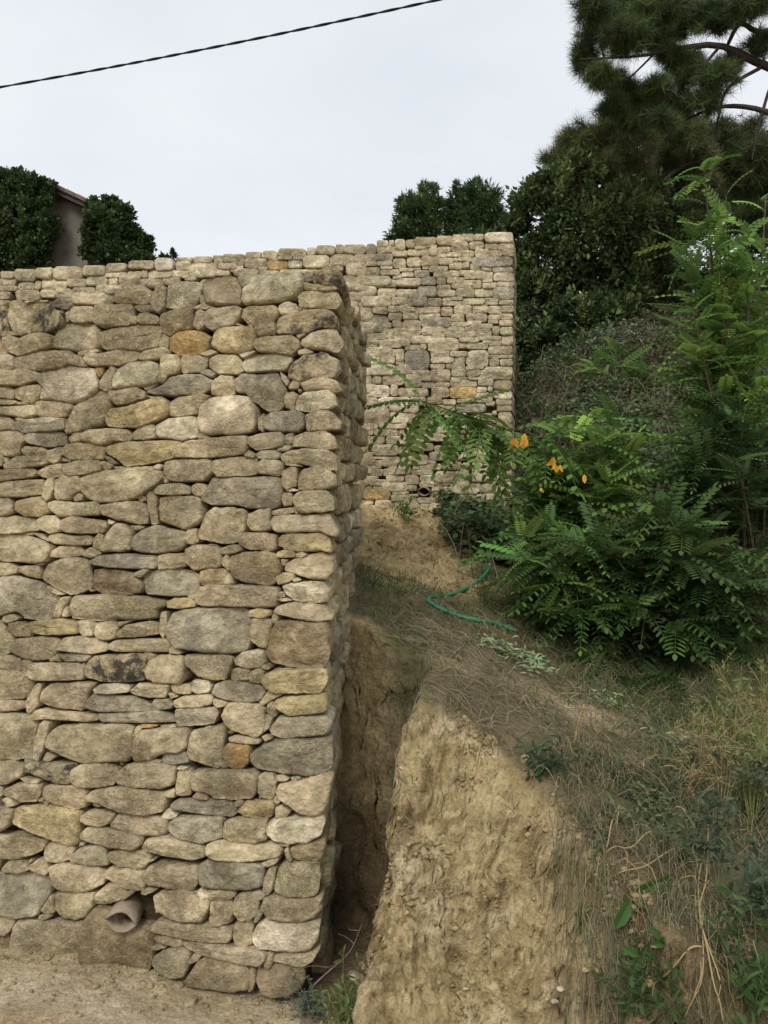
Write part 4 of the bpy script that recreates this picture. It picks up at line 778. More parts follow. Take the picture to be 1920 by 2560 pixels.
tag(acc.build('soil_crumbs', M_SOIL), 'crumbs and clods of loose ochre earth on bank and track', 'soil', kind='stuff')

# loose stones one could pick up
def loose(pxs, size, lab, group, tint='d', nm='loose_stone'):
    for (x, y, s) in pxs:
        p = onground(x, y); v, f = rock(1, rr, 3); r_ = s * p[1] / FPX * .5
        v = v * r_; z = -v[:, 2].min() * .55
        o = part(nm, v + p + (0, 0, z), f, M_STONE, None, True, stone_tint(tint, rr)); tag(o, lab, 'stone', group)
gp = lambda l: [(x / 3.318, 2040 + y / 3.318, s) for x, y, s in l]
loose(gp([(265, 1205, 16), (230, 1225, 14), (660, 1260, 18), (755, 1280, 22), (912, 1282, 16), (905, 1328, 16), (600, 1230, 9), (425, 1225, 9), (1180, 1390, 16), (1325, 1368, 20), (1340, 1412, 18), (1480, 1345, 30), (1580, 1395, 16), (1290, 1310, 30), (990, 1300, 9), (320, 1225, 9), (840, 1565, 12), (10, 1375, 10),
          (1782, 1465, 22), (2013, 1500, 16), (1930, 1500, 8), (2130, 1530, 26), (2230, 1520, 14), (1590, 1560, 44), (1650, 1450, 14)]), 1,
      'small broken limestone pebble lying on the dirt at the foot of the near wall', 'pebbles at the foot of the wall')
zp = lambda l: [(840 + x / 2.44, 1880 + y / 2.44, s) for x, y, s in l]
loose(zp([(1365, 1455, 22), (1330, 1530, 18), (850, 400, 16), (920, 628, 12), (612, 1155, 8), (875, 1182, 10), (1205, 80, 22), (960, 38, 16), (900, 38, 14), (400, 105, 17), (1300, 862, 10), (1285, 1510, 12), (1240, 800, 16), (1230, 1500, 16), (800, 1450, 20), (1150, 60, 30)]), 1,
      'small pale stone stuck in the ochre face of the cut bank', 'stones in the cut bank', 'p')
loose(zp([(1012, 1315, 30)]), 1, 'larger wedge-shaped pale stone standing out low on the cut bank', None, 'y')
loose([(1062, 1480, 16), (1185, 1408, 20), (1172, 1472, 14), (925, 1350, 8), (968, 1455, 8), (1000, 1462, 10), (1090, 1505, 9)], 1, 'small pale stone lying on the earth slope above the hose', 'stones on the slope', 'p')
loose([(888, 2452, 66)], 1, 'pale angular rock propped at the mouth of the trench', None, 'p')
loose([(1420, 1900, 22)], 1, 'lone flat grey stone on the grassy lip of the cut bank', None, 'g')
# ------------------------------------------------------------------ plants: shared shapes
LEAF6 = np.array([(0, 0, 0), (.35, .5, .10), (.75, .42, .10), (1, 0, -.02), (.75, -.42, .10), (.35, -.5, .10)])     # pointed oval, folded along the midrib
LEAF6F = np.array([(0, 1, 2), (0, 2, 3), (0, 3, 4), (0, 4, 5)])
DIA = np.array([(0, 0, 0), (.45, .42, .06), (1, 0, 0), (.45, -.42, .06)]); DIAF = np.array([(0, 1, 2), (0, 2, 3)])
def compound(pairs=7, droop=.25, ll=.215, lw=.085):
    """a pinnate leaf along +x, unit length, drooping: leaflets in pairs and one at the tip"""
    V, F = [], []; n = 0
    def rach(t): return np.array([t, 0, -droop * t * t])
    items = [(t, s) for t in np.linspace(.14, .95, pairs) for s in (-1, 1)] + [(1.0, 0)]
    for t, s in items:
        p = rach(t); d = unit(np.array([.35 if s else 1, s * 1.0, -.22 - droop * t * .7])) 
        k = ll * (1.05 - .35 * abs(t - .5)); z = np.array([0, 0, 1.]); sd = unit(np.cross(z, d)); up = np.cross(d, sd)
        V.append(p + LEAF6[:, :1] * d * k + LEAF6[:, 1:2] * sd * lw * 1.0 + LEAF6[:, 2:] * up * lw); F.append(LEAF6F + n); n += 6
    t = np.linspace(0, 1, 5); c = np.c_[t, 0 * t, -droop * t * t]
    tv, tq = tubes(c[None], np.linspace(.011, .005, 5)[None], 3)
    F.append(np.concatenate([tq[:, [0, 1, 2]], tq[:, [0, 2, 3]]]) + n); V.append(tv)
    return np.concatenate(V), np.concatenate(F)
CL = [compound(9, .25), compound(8, .5), compound(9, .12), compound(8, .8)]
def add_compound(acc, loc, dirs, size, col, dv=.36):
    up = np.tile([0, 0, 1.], (len(loc), 1)) + RNG.normal(0, .22, (len(loc), 3))
    for k in range(4):
        s = np.arange(len(loc)) % 4 == k
        if not s.any(): continue
        M = basis(dirs[s], up[s]); V, F = scatter(CL[k][0], CL[k][1], M, loc[s], size[s]); acc.add(V, F, vartint(s.sum(), len(CL[k][0]), col, dv, .15))
def bark_part(name, P, R, parent, col=(.13, .10, .075), sides=6):
    acc = Acc()
    for p, r in zip(P, R): 
        V, Q = tubes(np.asarray(p)[None], np.asarray(r)[None], sides); V = V + .12 * np.mean(r) * np.c_[vnoise(V * 14), vnoise(V * 14 + 5), vnoise(V * 14 + 9)]; acc.add(V, Q, (*col, 1))
    return acc.build(name, M_BARK, parent)

def locust(name, base, tips, label, nl, size, col, col2, group=None, arch=.35, leafy=.25, yellow=0, droop=.3, stemcol=(.12, .10, .06)):
    """a black-locust shrub: arching stems from the base to each tip, pinnate leaves along them"""
    base = np.array(base); root = empty(name, base, label, 'shrub' if 'shrub' in name else 'tree', group)
    acc = Acc(); P, R = [], []; locs, ds = [], []
    for tp in tips:
        tp = np.array(tp); b = base + np.r_[RNG.normal(0, .06, 2), 0]
        m = (b + tp) / 2 + np.r_[0, 0, arch * np.linalg.norm(tp - b) * .5] + RNG.normal(0, .05, 3)
        t = np.linspace(0, 1, 12)[:, None]; c = (1 - t) ** 2 * b + 2 * t * (1 - t) * m + t * t * tp
        P.append(c); R.append(np.linspace(.009, .002, 12) * (1 + np.linalg.norm(tp - b) * .3))
        tt = RNG.uniform(leafy, 1, nl) ** .8; tt[-1] = 1
        p = (1 - tt[:, None]) ** 2 * b + 2 * tt[:, None] * (1 - tt[:, None]) * m + tt[:, None] ** 2 * tp
        tan = unit(2 * (1 - tt[:, None]) * (m - b) + 2 * tt[:, None] * (tp - m))
        rd = unit(RNG.normal(size=(nl, 3)) * (1, 1, .45)); d = unit(rd * 1.0 + tan * .6 + (0, 0, .10))
        locs.append(p); ds.append(d)
    bark_part('stem', P, R, root, stemcol, 5)
    locs, ds = np.concatenate(locs), np.concatenate(ds); sz = RNG.uniform(.5, 1.25, len(locs)) * size
    h = RNG.random(len(locs)) < .35
    add_compound(acc, locs[h], ds[h], sz[h], col); add_compound(acc, locs[~h], ds[~h], sz[~h], col2)
    acc.build('crown', M_LEAF, root, False)
    return root
def inell(n, c, r, shell=.0):
    v = unit(RNG.normal(size=(n, 3))) * (RNG.uniform(shell, 1, (n, 1)) ** (1 / 2.2)); return np.array(c) + v * np.array(r)
def clump_px(l, Y, dep=.8):
    """(x, y, rx, ry) in photograph pixels at depth Y -> centres and radii in metres"""
    out = []
    for x, y, rx, ry in l:
        yy = Y + RNG.uniform(-dep, dep); c = at(x, y, yy); k = yy / FPX; out.append((c, np.array([rx * k, .5 * (rx + ry) * k, ry * k])))
    return out
def leaf_crown(clumps, per, size, cols, tv=DIA, tf=DIAF, wid=.6, twig=True, shell=.35):
    acc = Acc(); tot = sum(np.prod(r) ** (2 / 3) for c, r in clumps)
    for c, r in clumps:
        n = int(per * np.prod(r) ** (2 / 3) / tot)
        sub = inell(max(6, n // 40), c, r * 1.18, shell)                    # twigs' ends
        i = RNG.integers(0, len(sub), n); p = sub[i] + RNG.normal(0, .33, (n, 3)) * r.min() * .42
        d = unit((p - c) / r * .6 + RNG.normal(0, .6, (n, 3)) + (0, 0, .15)); up = np.tile([0, 0, 1.], (n, 1)) + RNG.normal(0, .5, (n, 3))
        M = basis(d, up); V, F = scatter(tv * (1, wid, 1), tf, M, p, RNG.uniform(.7, 1.3, n) * size)
        sub_shade = (RNG.uniform(.75, 1.25, len(sub)))[i]
        cc = np.array(cols)[RNG.integers(0, len(cols), len(sub))][i] * sub_shade[:, None] * RNG.uniform(.8, 1.2, (n, 1))
        acc.add(V, F, np.repeat(np.hstack([cc, np.ones((n, 1))]), len(tv), 0))
    return acc
def broad_tree(name, label, base, clumps, per, size, cols, trunk_r, group=None, mat=None, wid=.6, cat='tree', col=(.07, .055, .042), shell=.35, lean=None):
    base = np.array(base, float); root = empty(name, base, label, cat, group)
    cs = np.array([c for c, r in clumps]); top = cs.mean(0); top[2] = np.percentile(cs[:, 2], 75)
    if lean is not None: top = np.array(lean)
    tr = curve([base - (0, 0, .2), base * .6 + top * .4 + (.05, 0, 0), top], 12); P, R = [tr], [np.linspace(trunk_r, trunk_r * .3, 12)]
    for c, r in clumps:
        i = int(np.clip(np.argmin(np.abs(tr[:, 2] - c[2] + .25 * np.linalg.norm(c - top))), 2, 10)); s = tr[i]
        P.append(curve([s, (s + c) / 2 + (0, 0, .08 * np.linalg.norm(c - s)), c], 8)); R.append(np.linspace(R[0][i] * .55, .012, 8))
        for _ in range(3):
            e = c + RNG.normal(0, .45, 3) * r; P.append(curve([(s + c * 2) / 3, (c + e) / 2 + RNG.normal(0, .05, 3), e], 6)); R.append(np.linspace(.02, .006, 6))
    bark_part('trunk', P[:1], R[:1], root, col, 9); bark_part('limbs', P[1:], R[1:], root, col, 5)
    leaf_crown(clumps, per, size, cols, wid=wid, shell=shell).build('crown', mat or M_GLOSSLEAF, root, False)
    return root
def needle_tuft(n=26):
    V, F = [], []; r = np.random.default_rng(n)
    for k in range(n):
        d = unit(np.array([r.uniform(-.15, 1), r.normal(0, .55), r.normal(0, .55)])); L_ = r.uniform(.7, 1.0); s = unit(np.cross(d, r.normal(size=3))) * .017
        o = np.array([r.uniform(-.25, .1), 0, 0]); V += [o - s, o + s, o + d * L_]; F.append((3 * k, 3 * k + 1, 3 * k + 2))
    return np.array(V), np.array(F)
TUFT = [needle_tuft(20), needle_tuft(24)]
def pine(name, label, base, limbs, clumps, ntuft, size, cols, group=None, trunk=None, wid=1.0, droop=.0):
    base = np.array(base, float); root = empty(name, base, label, 'tree', group)
    bark_part('trunk', [trunk[0]], [trunk[1]], root, (.055, .042, .034), 10)  # shade among the trees is put into this darker bark colour
    P, R = [l[0] for l in limbs], [l[1] for l in limbs]; pts = np.concatenate(P)
    acc = Acc(); tot = sum(np.prod(r) ** (2 / 3) for c, r in clumps)
    for c, r in clumps:
        s = pts[np.argmin(np.linalg.norm(pts - c, axis=1))]
        P.append(curve([s, (s + c) / 2 + (0, 0, -.03), c], 6)); R.append(np.linspace(.02, .008, 6))
        n = max(5, int(ntuft * np.prod(r) ** (2 / 3) / tot)); sub = inell(max(3, n // 7), c, r * 1.25, .1)
        for e in sub:
            P.append(curve([c + (s - c) * RNG.uniform(0, .5), (c + e) / 2 + RNG.normal(0, .04, 3) - (0, 0, .03), e], 5)); R.append(np.linspace(.008, .003, 5))
        i = RNG.integers(0, len(sub), n); t = RNG.random((n, 1)) ** .6; p = c + (sub[i] - c) * t * 1.0 + RNG.normal(0, .10, (n, 3)) * r.min()
        d = unit(unit(sub[i] - c) * .8 + RNG.normal(0, .45, (n, 3)) + (0, 0, .35 - droop)); M = basis(d, RNG.normal(size=(n, 3)))
        cc = np.array(cols)[RNG.integers(0, len(cols), len(sub))][i] * RNG.uniform(.7, 1.3, (n, 1))
        for k in (0, 1):
            q = np.arange(n) % 2 == k; V, F = scatter(TUFT[k][0] * (1, wid, wid), TUFT[k][1], M[q], p[q], RNG.uniform(.8, 1.2, q.sum()) * size)
            acc.add(V, F, np.repeat(np.hstack([cc[q], np.ones((q.sum(), 1))]), len(TUFT[k][0]), 0))
    R = [r_ * .72 for r_ in R]
    bark_part('limbs', P, R, root, (.055, .043, .036), 5)
    acc.build('crown', M_NEEDLE, root, False)
    return root
def px_limb(pts, Y, r0, r1, n=14):
    return curve([at(x, y, Y + (k[0] if k else 0)) for x, y, *k in pts], n), np.linspace(r0, r1, n)
def gnd(x, Y): X = (x - 960) / FPX * Y; return np.array([X, Y, float(gz(np.array([X]), np.array([Y]))[0])])

# ------------------------------------------------------------------ trees
b = gnd(1470, 12.6)
broad_tree('evergreen_oak', 'large dark evergreen oak right behind the end of the far wall', b,
    clump_px([(1350, 545, 75, 70), (1400, 480, 70, 50), (1490, 465, 90, 60), (1480, 590, 110, 90), (1370, 670, 90, 80), (1560, 560, 70, 80), (1330, 780, 60, 90), (1440, 740, 110, 80), (1540, 720, 70, 60), (1345, 870, 60, 60), (1420, 850, 90, 50), (1300, 600, 35, 70), (1480, 800, 80, 60), (1310, 700, 40, 70), (1530, 800, 60, 50), (1290, 860, 30, 80), (1330, 930, 60, 40), (1580, 650, 50, 50), (1620, 600, 45, 40), (1640, 690, 55, 45), (1600, 730, 60, 40), (1560, 490, 40, 40), (1440, 430, 55, 40), (1500, 410, 50, 40), (1350, 480, 35, 35), (1620, 520, 50, 60), (1680, 560, 50, 50)], 12.2, .5),
    60000, .085, [(.075, .11, .042), (.055, .085, .035), (.10, .14, .05), (.13, .17, .06)], .16)
b = gnd(1593, 13.0)
tk = (curve([b - (0, 0, .3), at(1592, 700, 13), at(1600, 520, 13), at(1640, 380, 13)], 14), np.linspace(.17, .06, 14))
pine('pine_tree', 'mid-height pine with yellowish drooping needles between the oak and the tall pine', b,
    [px_limb([(1598, 560), (1540, 470), (1440, 420)], 13, .06, .015), px_limb([(1605, 500), (1700, 420), (1760, 400)], 13, .06, .015), px_limb([(1640, 380), (1560, 340), (1420, 360)], 13, .05, .012), px_limb([(1600, 600), (1640, 560), (1690, 540)], 13, .04, .01)],
    clump_px([(1390, 400, 40, 30), (1540, 290, 50, 30), (1620, 290, 50, 30), (1700, 290, 50, 30), (1440, 350, 50, 35), (1490, 345, 60, 40), (1560, 325, 70, 45), (1640, 335, 70, 50), (1720, 330, 55, 40), (1450, 415, 60, 35), (1560, 420, 80, 55), (1660, 430, 80, 60), (1620, 510, 60, 50), (1600, 590, 35, 70), (1740, 420, 60, 60), (1700, 510, 50, 40), (1590, 660, 30, 40), (1520, 390, 50, 35), (1640, 600, 40, 60), (1570, 520, 50, 50), (1660, 680, 30, 40), (1690, 590, 40, 50), (1745, 540, 40, 50), (1500, 430, 60, 30)], 13, .7),
    5400, .22, [(.12, .14, .05), (.10, .12, .045), (.14, .135, .06), (.085, .11, .042)], None, tk, 1.0, .45)
b = gnd(1655, 14.2)
tk2 = (curve([b - (0, 0, .3), at(1650, 700, 14.2), at(1665, 520, 14.2), at(1740, 300, 14.2)], 14), np.linspace(.15, .05, 14))
pine('pine_tree', 'slim pine with a bare trunk right of the yellowish pine, its top hidden in needles', b,
    [px_limb([(1665, 520), (1720, 440), (1800, 420)], 14.2, .05, .015), px_limb([(1700, 400), (1790, 350), (1860, 360)], 14.2, .05, .012)],
    clump_px([(1800, 400, 60, 60), (1860, 350, 60, 50), (1790, 330, 60, 40), (1850, 440, 70, 60), (1900, 390, 50, 60), (1740, 470, 50, 40), (1905, 480, 40, 50), (1890, 540, 50, 40), (1840, 500, 50, 40), (1930, 440, 40, 60)], 14.2, .7),
    3000, .22, [(.06, .085, .03), (.075, .085, .034)], None, tk2, 1.0, .3)
b = gnd(2010, 10.5)
tk3 = (curve([b - (0, 0, .3), at(1995, 700, 10.5), at(1985, 300, 10.5), at(1960, -120, 10.5)], 16), np.linspace(.2, .09, 16))
pine('pine_tree', 'tall umbrella pine whose long limbs reach in across the top right corner', b,
    [px_limb([(1985, 190), (1900, 160), (1800, 115), (1700, 120), (1600, 140, -.2), (1450, 148, -.4)], 10.5, .085, .012), px_limb([(1985, 60), (1900, 80), (1850, 60), (1820, 110)], 10.5, .06, .03), px_limb([(1990, 310), (1900, 275), (1830, 265), (1770, 275), (1690, 310), (1610, 335)], 10.5, .055, .012),
     px_limb([(1900, 170), (1820, 220), (1795, 300), (1785, 370)], 10.5, .035, .012), px_limb([(1960, 140), (1925, 220), (1895, 320), (1880, 400)], 10.5, .04, .012), px_limb([(1860, 40), (1700, 20), (1560, 30)], 10.5, .05, .012), px_limb([(1800, 115), (1740, 180), (1640, 230)], 10.5, .03, .01), px_limb([(1640, 130), (1580, 190), (1540, 230)], 10.5, .02, .008)],
    clump_px([(1480, 15, 50, 45), (1550, 30, 70, 45), (1640, 20, 75, 45), (1490, 75, 45, 30), (1560, 90, 70, 40), (1640, 90, 65, 35), (1720, 40, 65, 40), (1465, 145, 32, 45), (1500, 185, 40, 28), (1550, 215, 50, 30), (1590, 255, 50, 25), (1640, 215, 45, 25), (1720, 175, 50, 40), (1790, 190, 50, 40), (1690, 255, 60, 28), (1540, 265, 40, 25), (1770, 250, 45, 28), (1790, 40, 55, 45), (1880, 10, 55, 40), (1895, 110, 28, 35), (1680, 140, 40, 25), (1830, 150, 30, 25), (1590, 300, 50, 24), (1660, 300, 45, 24)], 10.5, .5),
    6800, .17, [(.072, .11, .042), (.058, .09, .038), (.10, .14, .045), (.07, .095, .04)], None, tk3, 1.0, -.1)
for lab, cl, bx in (('left of two bushy green conifers rising above the far wall', [(1000, 570, 40, 40), (1040, 540, 50, 60), (1075, 500, 35, 55), (1030, 610, 60, 40), (1072, 575, 36, 55), (985, 600, 25, 40), (1015, 500, 22, 30), (1083, 465, 12, 26)], 1045),
                    ('right of two bushy green conifers rising above the far wall', [(1150, 500, 40, 45), (1200, 490, 50, 50), (1165, 560, 60, 60), (1230, 540, 45, 60), (1122, 535, 16, 50), (1190, 460, 20, 26), (1215, 465, 14, 24), (1145, 460, 12, 22), (1255, 570, 25, 50), (1200, 600, 60, 40)], 1185)):
    b = np.array([(bx - 960) / FPX * 22, 22, 4.3]); cl = [(bx + (x - bx) * .9, y + 18, rx * .82, ry * .9) for x, y, rx, ry in cl]
    broad_tree('conifer', lab, b, clump_px(cl, 22, .5), 15000, .15, [(.06, .10, .04), (.045, .078, .032), (.08, .12, .045), (.11, .15, .055)], .18, 'conifers above the far wall', wid=.28, lean=at(bx, 500, 22))
b = np.array([(421 - 960) / FPX * 22, 22, 4.3])
broad_tree('bush', 'tiny rounded green bush top just showing over the far wall', b, clump_px([(421, 642, 14, 12), (418, 665, 18, 14)], 22, .1), 1500, .10, [(.04, .065, .025)], .05, cat='bush', lean=at(421, 650, 22))
# thicket closing the view behind the trunks
b = gnd(1760, 20)
broad_tree('background_tree', 'dark shaded tree behind the pine trunks at the right', b, clump_px([(1640, 730, 70, 60), (1740, 760, 80, 60), (1840, 740, 80, 70), (1680, 810, 80, 50), (1800, 830, 90, 50), (1900, 800, 60, 70), (1560, 830, 70, 40), (1890, 650, 50, 40), (1720, 680, 40, 30), (1870, 520, 60, 50), (1905, 440, 50, 50), (1935, 560, 50, 50), (1850, 600, 50, 40)], 20, 1), 22000, .13, [(.03, .046, .02), (.04, .055, .022)], .2)

# ------------------------------------------------------------------ ivy-grown house
hb = at(228, 700, 17.0); hx1 = hb[0]
HOUSE = empty('house', (hx1 - 2.5, 17.0, 4.0), 'ivy-grown house with bare mauve plaster and a tiled roof edge at left', 'house')
e1 = at(228, 516, 17); slope_ = (at(150, 480, 17)[2] - e1[2]) / (e1[0] - at(150, 480, 17)[0])
xr, xl, xa = hx1, hx1 - 6.0, hx1 - 1.05; za = e1[2] - .10; zb = za + slope_ * 1.05; zl = zb - .9
gable = np.array([(xr, 17, 3.5), (xr, 17, za), (xa, 17, zb), (xl, 17, zl), (xl, 17, 3.5)])
prism(gable, np.array([0, 7.0, 0]), 'wall', M_PLASTER, HOUSE, (.175, .155, .125, 1))
acc = Acc()
for s in (1, -1):
    xe = xr + .22 if s > 0 else xl - .22; xm = xa
    ze = za - slope_ * .22 if s > 0 else zl
    f = np.array([(xe, 16.75, ze), (xm, 16.75, zb), (xm, 16.75, zb + .12), (xe, 16.75, ze + .10)]); k = 4; V = np.vstack([f, f + (0, 7.5, 0)])
    acc.add(V, np.array([[0, 1, 2, 3], [7, 6, 5, 4], [0, 4, 5, 1], [1, 5, 6, 2], [2, 6, 7, 3], [3, 7, 4, 0]]), (.075, .06, .05, 1))
ROOF = acc.build('roof', M_CLAY, HOUSE, False)
th = np.linspace(0, pi, 7); L_ = math.hypot(3.2, slope_ * 3.2)
d = unit(np.array([-1, 0, slope_]))
for k in range(5):                                  # rows of curved tiles along the near verge
    c = np.array([xr + .26, 16.80, za - slope_ * .26 + .10]) + d * (k * .23); a = np.array([0, 1., 0]); nrm = unit(np.cross(a, d)); nrm = nrm if nrm[2] > 0 else -nrm
    prof = np.concatenate([np.array([a * .09 * -math.cos(t) + nrm * (.08 * math.sin(t) + o_) for t in tt]) for tt, o_ in ((th, .0), (th[::-1], -.02))])
    V = np.vstack([c + prof, c + prof * .95 + d * .28 + nrm * .015]); n = len(prof)
    Fq = np.array([[i, (i + 1) % n, n + (i + 1) % n, n + i] for i in range(n)] + [[i, n - 1 - i, n - 2 - i, i + 1] for i in range(n // 2 - 1)])
    part('roof_tile', V, Fq, M_CLAY, ROOF, True, (*(np.array([.13, .10, .08]) * RNG.uniform(.75, 1.2)), 1))
ivc = [(.062, .10, .04), (.045, .078, .032), (.09, .13, .05)]
cl = clump_px([(30, 470, 60, 40), (90, 470, 40, 24),  (60, 560, 70, 60), (10, 620, 60, 70), (80, 640, 36, 50), (98, 500, 30, 35), (85, 560, 30, 40), (-60, 520, 70, 70), (-60, 640, 70, 70), (35, 455, 20, 14), (70, 670, 50, 30), (125, 482, 16, 12)], 16.7, .15)
broad_tree('ivy', 'dense dark ivy covering the left of the house wall', (cl[1][0][0], 16.7, 4.0), [(c, r * (1, .6, 1)) for c, r in cl], 34000, .085, ivc, .05, wid=.8, cat='ivy', lean=at(40, 540, 16.7))
cl = clump_px([(260, 530, 35, 30), (250, 580, 35, 50), (300, 560, 30, 40), (310, 610, 40, 40), (350, 620, 25, 35), (270, 640, 50, 40), (340, 655, 40, 25), (275, 512, 18, 16), (310, 535, 14, 16), (240, 610, 18, 50), (365, 600, 12, 18)], 16.6, .3)
broad_tree('shrub', 'dense dark green shrub against the right corner of the house', (cl[3][0][0], 16.6, 4.0), cl, 22000, .085, ivc + [(.055, .078, .026)], .06, wid=.8, cat='shrub', lean=at(290, 590, 16.6))

# ------------------------------------------------------------------ black locust growth
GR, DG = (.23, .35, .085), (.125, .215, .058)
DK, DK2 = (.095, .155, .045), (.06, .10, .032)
b = gnd(1830, 6.3)
tp = [at(x, y, 6.2 + RNG.uniform(-.35, .35)) for x, y in [(1760, 420), (1815, 490), (1770, 560), (1715, 610), (1735, 690), (1765, 590), (1800, 650), (1865, 570), (1915, 490), (1910, 610), (1850, 690), (1785, 730), (1730, 770), (1820, 770), (1900, 750), (1760, 830), (1800, 870), (1870, 840), (1920, 910), (1740, 890), (1840, 930), (1780, 960), (1935, 690), (1890, 990)]]
locust('locust_tree', b, tp, 'bright green young locust tree with feathery leaves at the right edge', 32, .25, GR, DG, arch=.10, leafy=.3)
b = gnd(1470, 6.3)
tp = [at(x, y, 6.1 + RNG.uniform(-.3, .3)) for x, y in [(1480, 1040), (1540, 1060), (1600, 1080), (1420, 1080), (1360, 1110), (1500, 1110), (1560, 1140), (1440, 1150), (1390, 1180), (1330, 1160), (1520, 1200), (1590, 1180), (1460, 1230), (1400, 1250), (1340, 1240), (1300, 1290), (1550, 1260), (1370, 1300)]]
S2 = locust('locust_shrub', b, tp, 'bright green locust shrub with yellowing leaves beside the far wall', 30, .27, GR, DG, arch=.25, leafy=.3)
# its long branch reaching out across the far wall, and its yellow leaves
acc = Acc(); br = curve([at(1430, 1150, 6.1), at(1340, 1090, 5.9), at(1240, 1065, 5.8), at(1150, 1035, 5.7), at(1050, 1000, 5.65)], 24)
V, Q = tubes(br[None], np.linspace(.013, .003, 24)[None], 6); BR = part('branch', V, Q, M_BARK, S2, True, (.085, .06, .045, 1))
i = np.array([7, 8, 10, 12, 14, 15, 17, 18, 20, 21, 22, 13, 11, 9, 16, 6, 8, 9, 10, 11, 12, 13, 14, 15, 16, 17, 18, 19, 20, 21, 22, 23, 23, 23, 13, 16, 9, 11, 19]); n = len(i)
dd = unit(np.c_[RNG.uniform(-1, .7, n), RNG.uniform(-.8, .3, n), RNG.uniform(-.9, .25, n)]); dd[-8] = unit(np.array([-.2, 0, 1.])); dd[-7] = unit(np.array([-1., 0, .1])); dd[-6] = unit(np.array([-1., -.1, -.3]))
add_compound(acc, br[i], dd, RNG.uniform(.30, .44, n), (.13, .22, .055)); acc.build('leaves', M_LEAF, BR, False)
acc = Acc()
for (x, y, s) in [(1392, 1148, 22), (1380, 1140, 26), (1310, 1090, 26), (1290, 1095, 24), (1300, 1105, 16), (1462, 1186, 20), (1405, 1165, 14), (1350, 1222, 12), (1282, 1110, 14), (1386, 1155, 20), (1515, 1310, 14)]:
    p = at(x, y, 5.6); n = 2; M = basis(RNG.normal(0, .35, (n, 3)) + (0, 0, -1), np.tile([0, -1., 0], (n, 1)) + RNG.normal(0, .5, (n, 3))); V, F = scatter(LEAF6 * (1, .55, 1), LEAF6F, M, np.tile(p, (n, 1)) + RNG.normal(0, .012, (n, 3)), np.full(n, s * 5.7 / FPX)); acc.add(V, F, vartint(n, 6, (.72, .42, .06), .15))
tag(acc.build('yellow_leaves', M_LEAF, S2, False)); S2.children[-1]['label'] = 'yellow dying leaflets'
b = gnd(1600, 5.6)
tp = [at(x, y, 5.1 + RNG.uniform(-.3, .4)) for x, y in [(1290, 1340), (1320, 1350), (1360, 1320), (1310, 1400), (1345, 1420), (1390, 1380), (1340, 1470), (1390, 1460), (1430, 1400), (1370, 1520), (1420, 1530), (1440, 1350), (1300, 1440), (1450, 1480)]]
locust('locust_shrub', b, tp, 'low mid-green locust shrub hanging over the hose', 30, .25, (.14, .235, .055), (.085, .15, .045), arch=.3, leafy=.45)
b = gnd(1680, 5.5)
tp = [at(x, y, 5.15 + RNG.uniform(-.45, .35)) for x, y in [(1650, 1260), (1600, 1300), (1700, 1310), (1760, 1340), (1820, 1380), (1560, 1340), (1500, 1360), (1640, 1350), (1720, 1390), (1790, 1440), (1860, 1450), (1480, 1420), (1560, 1430), (1650, 1450), (1740, 1480), (1830, 1520), (1500, 1500), (1590, 1520), (1690, 1550), (1790, 1580), (1880, 1590), (1530, 1580), (1620, 1610), (1720, 1640), (1830, 1660), (1900, 1680), (1470, 1560), (1560, 1640), (1660, 1690), (1770, 1710), (1640, 1740), (1720, 1760), (1820, 1780), (1890, 1760), (1560, 1700), (1600, 1760), (1680, 1790), (1770, 1810), (1860, 1820), (1480, 1650), (1520, 1720)]]
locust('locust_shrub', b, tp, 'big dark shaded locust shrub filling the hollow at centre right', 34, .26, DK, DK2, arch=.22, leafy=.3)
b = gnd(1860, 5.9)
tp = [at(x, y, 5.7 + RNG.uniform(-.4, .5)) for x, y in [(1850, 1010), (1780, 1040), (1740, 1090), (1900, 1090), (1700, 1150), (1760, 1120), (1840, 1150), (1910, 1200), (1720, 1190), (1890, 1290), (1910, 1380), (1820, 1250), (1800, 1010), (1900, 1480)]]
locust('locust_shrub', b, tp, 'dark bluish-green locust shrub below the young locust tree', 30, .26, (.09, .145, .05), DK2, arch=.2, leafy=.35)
for (x, y, lab, k) in ((1560, 960, 'small fern-like green locust shoot on the mound', .3), (1540, 905, 'pale green locust shoot among brambles near the mound top', .25)):
    b = onground(x, y + 25); tp = [b + (RNG.uniform(-.5, .5), RNG.uniform(-.2, .2), RNG.uniform(.05, .35)) for _ in range(6)]
    locust('locust_shoot', b, tp, lab, 8, k, GR, DG, leafy=.3)
# ------------------------------------------------------------------ ground cover
def strands(n, start, head, length, hump, curl, k=6, along=True, lift=.01):
    """n bent stalks lying on the ground from start (n,2), heading angle head (n,)"""
    t = np.linspace(0, 1, k)[None, :]; a = head[:, None] + curl[:, None] * (t - .5)
    st = length[:, None] / (k - 1); dx = np.cumsum(np.cos(a) * st, 1); dy = np.cumsum(np.sin(a) * st, 1)
    X = start[:, :1] + dx; Y = start[:, 1:] + dy; Z = gz(X, Y) + lift + hump[:, None] * np.sin(pi * np.clip(t * 1.1, 0, 1))
    return np.stack([X, Y, Z], -1)
def palette(n, cols, k, w=None):
    c = np.array(cols)[RNG.choice(len(cols), n, p=w)] * RNG.uniform(.7, 1.3, (n, 1)); return np.repeat(np.hstack([c, np.ones((n, 1))]), k, 0)
def stuff(acc, name, mat, label, cat, smooth=False):
    return tag(acc.build(name, mat, None, smooth), label, cat, kind='stuff')
U_ = RNG.uniform
